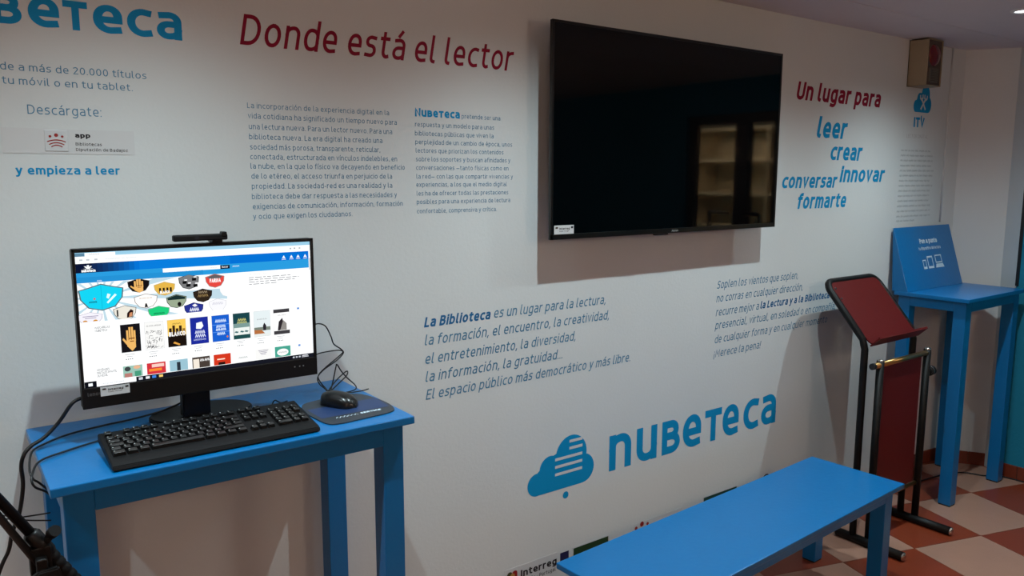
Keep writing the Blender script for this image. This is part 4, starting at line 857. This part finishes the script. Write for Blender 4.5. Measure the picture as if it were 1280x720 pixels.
cable('tangled_cable', 'thin black mouse cable looped in standing bends behind the mouse', [[(.806, -.222, 1.085), (.815, -.20, 1.08), (.835, -.17, 1.0745), (.858, -.145, 1.085), (.880, -.13, 1.140), (.884, -.13, 1.146), (.895, -.13, 1.127), (.912, -.13, 1.105), (.932, -.14, 1.082), (.925, -.155, 1.0745), (.89, -.17, 1.0745), (.84, -.172, 1.0745), (.825, -.19, 1.0745), (.84, -.16, 1.080), (.88, -.12, 1.095), (.915, -.10, 1.11), (.928, -.10, 1.115), (.920, -.11, 1.105), (.88, -.135, 1.09), (.84, -.17, 1.078), (.87, -.175, 1.0745), (.93, -.180, 1.0745), (.955, -.178, 1.076)]], .0018)
cable('tangled_cable', 'small black cable end curling up behind the keyboard', [[(.668, -.22, 1.0745), (.672, -.20, 1.085), (.683, -.19, 1.092), (.695, -.185, 1.084), (.705, -.18, 1.080), (.72, -.18, 1.082)]], .0016)
cable('floor_cable', 'black cable lying on the tiles under the tall table in the corner', [[(3.70, -.12, .004), (3.95, -.13, .004), (4.13, -.132, .004), (4.385, -.150, .004), (4.60, -.205, .004), (4.66, -.31, .004), (4.715, -.34, .004), (4.738, -.46, .004), (4.742, -.9, .004), (4.742, -1.35, .004)]], .004)

# ---------------------------------------------------------------- lectern
lt = thing('lectern', 'black tubular lectern with crimson slanted reading board between bench and tall table', 'lectern', (3.53, -.38, 0))
LX0, LX1 = 3.325, 3.752
for x, y0, y1 in ((LX0-.012, -.235, -.548), (LX1-.012, -.24, -.552)):
    bm = bmesh.new(); tube(bm, [(x, y0, .0205), (x, y1, .0205)], .020, 14); ft = obj('foot', bm, M_TUBE, lt)
    for y, s in ((y0, 1), (y1, -1)):
        bm = bmesh.new(); tube(bm, [(x, y, .0205), (x, y+s*.006, .0205), (x, y+s*.010, .0205)], [.0198, .0185, .011], 14); obj('end_cap', bm, M_CHROME, ft)
YP, YFp = -.312, -.378; RT = .0155
bend = (YP, .935); topp = (-.098, 1.183)
dv = Vector((0, topp[0]-bend[0], topp[1]-bend[1])).normalized()
def arcpts(c, a, b, r, n=8):    # from c+a*r.. corner rounding between directions a and b
    return [c + (Vector(a)*(1-math.sin(t)) + Vector(b)*(1-math.cos(t)))*r for t in [math.pi/2*k/n for k in range(n+1)]]
xl, xr = LX0-.012, LX1-.012; rc = .05
tlc = Vector((xl, *topp)); trc = Vector((xr, *topp))
path = [Vector((xl, YP, .03)), Vector((xl, YP, .5)), Vector((xl, YP, .905)), Vector((xl, YP+.006, .925)), Vector((xl, YP, .935))+dv*.02]
path += arcpts(tlc, -dv, Vector((1, 0, 0)), rc) + arcpts(trc, Vector((-1, 0, 0)), -dv, rc)
path += [Vector((xr, YP, .935))+dv*.02, Vector((xr, YP+.006, .925)), Vector((xr, YP, .905)), Vector((xr, YP, .5)), Vector((xr, YP, .03))]
bm = bmesh.new(); tube(bm, path, RT, 12, up=(1, 0, 0)); obj('upper_frame', bm, M_TUBE, lt)
nrm = Vector((0, -dv.z, dv.y))
B0 = Vector((0, YP, .925))
def bp(x, v, n): return Vector((x, 0, 0)) + B0 + dv*v + nrm*n
bl_ = (Vector((0, *topp))-B0).length
bm = bmesh.new()
prism(bm, [bp(x, v, .012) for x, v in rrect(xl+.012, -.012, xr-.006, bl_-.012, .035)], nrm*.006); obj('reading_board', bm, M_CRIM, lt)
bm = bmesh.new(); x0, x1 = xl+.015, xr+.012
prism(bm, [bp(x0, -.016, .010), bp(x0, -.010, .010), bp(x0, -.006, .064), bp(x0, -.001, .066), bp(x0, -.002, .070), bp(x0, -.012, .069)], (x1-x0, 0, 0)); bk = obj('book_ledge', bm, M_CRIM, lt)
for x in (x0+.06, x0+.25, x1-.03):
    bm = bmesh.new(); c = bp(x, -.007, .060); tube(bm, [c, c+dv*.003], .004, 8); obj('screw', bm, M_CHROME, bk)
for x, v in ((xl+.028, bl_-.045), (xl+.022, bl_-.10)):
    bm = bmesh.new(); c = bp(x, v, .018); tube(bm, [c, c+nrm*.003], .005, 8); obj('screw', bm, M_CHROME, lt)
# lower frame with the hanging board
for i, x in enumerate((LX0+.006, LX1-.002)):
    bm = bmesh.new(); tube(bm, [(x, YFp, .03), (x, YFp, .862)], .0165, 12); p_ = obj('front_post', bm, M_TUBE, lt)
    bm = bmesh.new(); tube(bm, [(x, YFp, .862), (x, YFp, .868), (x, YFp, .871)], [.0165, .014, .007], 12); obj('end_cap', bm, M_CHROME, p_)
bm = bmesh.new(); tube(bm, [(LX0-.045, YFp+.0, .846), (LX1+.01, YFp, .846)], .0125, 12); obj('top_rod', bm, M_BRASS, lt)
bm = bmesh.new(); tube(bm, [(LX0-.062, YFp, .846), (LX0-.045, YFp, .846)], .0145, 12); obj('rod_cap', bm, M_DARK, lt)
bm = bmesh.new(); tube(bm, [(LX0, YFp+.004, .205), (LX1, YFp+.004, .205)], .0095, 12); obj('bottom_rod', bm, M_BRASS, lt)
obj('hanging_board', newbox((LX0+.022, YFp+.002, .22), (LX1-.048, YFp+.014, .838), .002), M_CRIM, lt)
bm = bmesh.new(); tube(bm, [(LX1+.014, YFp, .752), (LX1+.030, YFp, .752)], .018, 16); k_ = obj('knob', bm, M_BLACKM, lt)
bm = bmesh.new(); tube(bm, [(LX1+.030, YFp, .752), (LX1+.034, YFp, .752)], .0245, 16); obj('rim', bm, M_CHROME, k_)
bm = bmesh.new(); tube(bm, [(LX1+.034, YFp, .752), (LX1+.056, YFp, .752), (LX1+.06, YFp, .752)], [.023, .023, .018], 16); obj('grip', bm, M_BLACKM, k_)

# ---------------------------------------------------------------- camera tripod at the lower left
tp = thing('tripod', 'black tripod standing at the lower left in front of the desk', 'tripod', (-.16, -.62, 0))
A = Vector((-.186, -.60, 1.543)); K = Vector((.114, -.60, 1.020)); F_ = Vector((.52, -.62, .0))
dd = (K-A).normalized(); nn = Vector((dd.z, 0, -dd.x))*-1
F1 = K + dd*((K.z-.012)/-dd.z)
bm = bmesh.new(); tube(bm, [A+nn*-.0, K], .0088, 12); obj('upper_tube', bm, M_TUBE, tp)
bm = bmesh.new(); q0 = Vector((-.155, -.61, 1.515)); tube(bm, [q0, Vector((.110, -.61, .982))], .0062, 10); obj('upper_tube', bm, mat('grey_tube', (30, 28, 27), rough=.4), tp)
bm = bmesh.new(); tube(bm, [K-dd*.035, K-dd*.03, K+dd*.012, K+dd*.02], [.011, .0145, .0145, .012], 8); box(bm, (K.x-.022, K.y-.014, K.z-.048), (K.x+.012, K.y+.012, K.z+.004), .003); obj('clamp', bm, M_BLACK, tp)
kn = K+Vector((.014, -.012, .024)); bm = bmesh.new(); tube(bm, [K, kn], .007, 10); tube(bm, [kn, kn+Vector((.005, -.012, .009))], .0100, 16); obj('clamp_knob', bm, M_BLACKM, tp)
bm = bmesh.new(); P = [K+dd*.015]; rr2 = [.011]
for k in range(9):
    b0 = K+dd*(.02+.016*k); P += [b0, b0+dd*.003, b0+dd*.011, b0+dd*.014]; rr2 += [.011, .0125, .0125, .011]
tube(bm, P, rr2, 14); obj('ribbed_grip', bm, M_BLACKM, tp)
bm = bmesh.new(); tube(bm, [K+dd*.16, F1], .0075, 10); lg = obj('lower_leg', bm, M_TUBE, tp)
bm = bmesh.new(); tube(bm, [F1-dd*.03, F1], .012, 10); obj('rubber_foot', bm, M_RUBBER, lg)
lv = [Vector((.068, -.64, .955)), Vector((.080, -.64, .978)), Vector((.104, -.63, .990)), Vector((.134, -.625, .988)), Vector((.138, -.625, .970)), Vector((.10, -.635, .956))]
bm = bmesh.new(); prism(bm, [v+Vector((0, .006, 0)) for v in lv], (0, -.014, 0)); bmesh.ops.bevel(bm, geom=list(bm.edges), offset=.003, segments=2, affect='EDGES'); obj('leg_lock', bm, M_BLACK, tp)
obj('leg_lock_arm', newbox((.100, -.630, .968), (.118, -.604, 1.008), .003), M_BLACK, tp)
for F2 in (Vector((-.75, -.35, .012)), Vector((-.40, -1.25, .012))):
    e = (F2-A).normalized(); bm = bmesh.new(); tube(bm, [A, A+e*.62], .0088, 10); tube(bm, [A+e*.6, A+e*.66], .014, 12); tube(bm, [A+e*.64, F2], .007, 10); l2 = obj('leg', bm, M_TUBE, tp)
    bm = bmesh.new(); tube(bm, [F2-e*.03, F2], .012, 10); obj('rubber_foot', bm, M_RUBBER, l2)
bm = bmesh.new(); tube(bm, [A-Vector((0, 0, .06)), A+Vector((0, 0, .05)), A+Vector((0, 0, .06))], [.03, .03, .02], 16); obj('head', bm, M_BLACKM, tp)
bm = bmesh.new(); box(bm, (A.x-.05, A.y-.035, A.z+.06), (A.x+.05, A.y+.035, A.z+.075), .004); obj('plate', bm, M_BLACK, tp)
for o in list(bpy.data.objects):
    if '_org' in o: del o['_org']
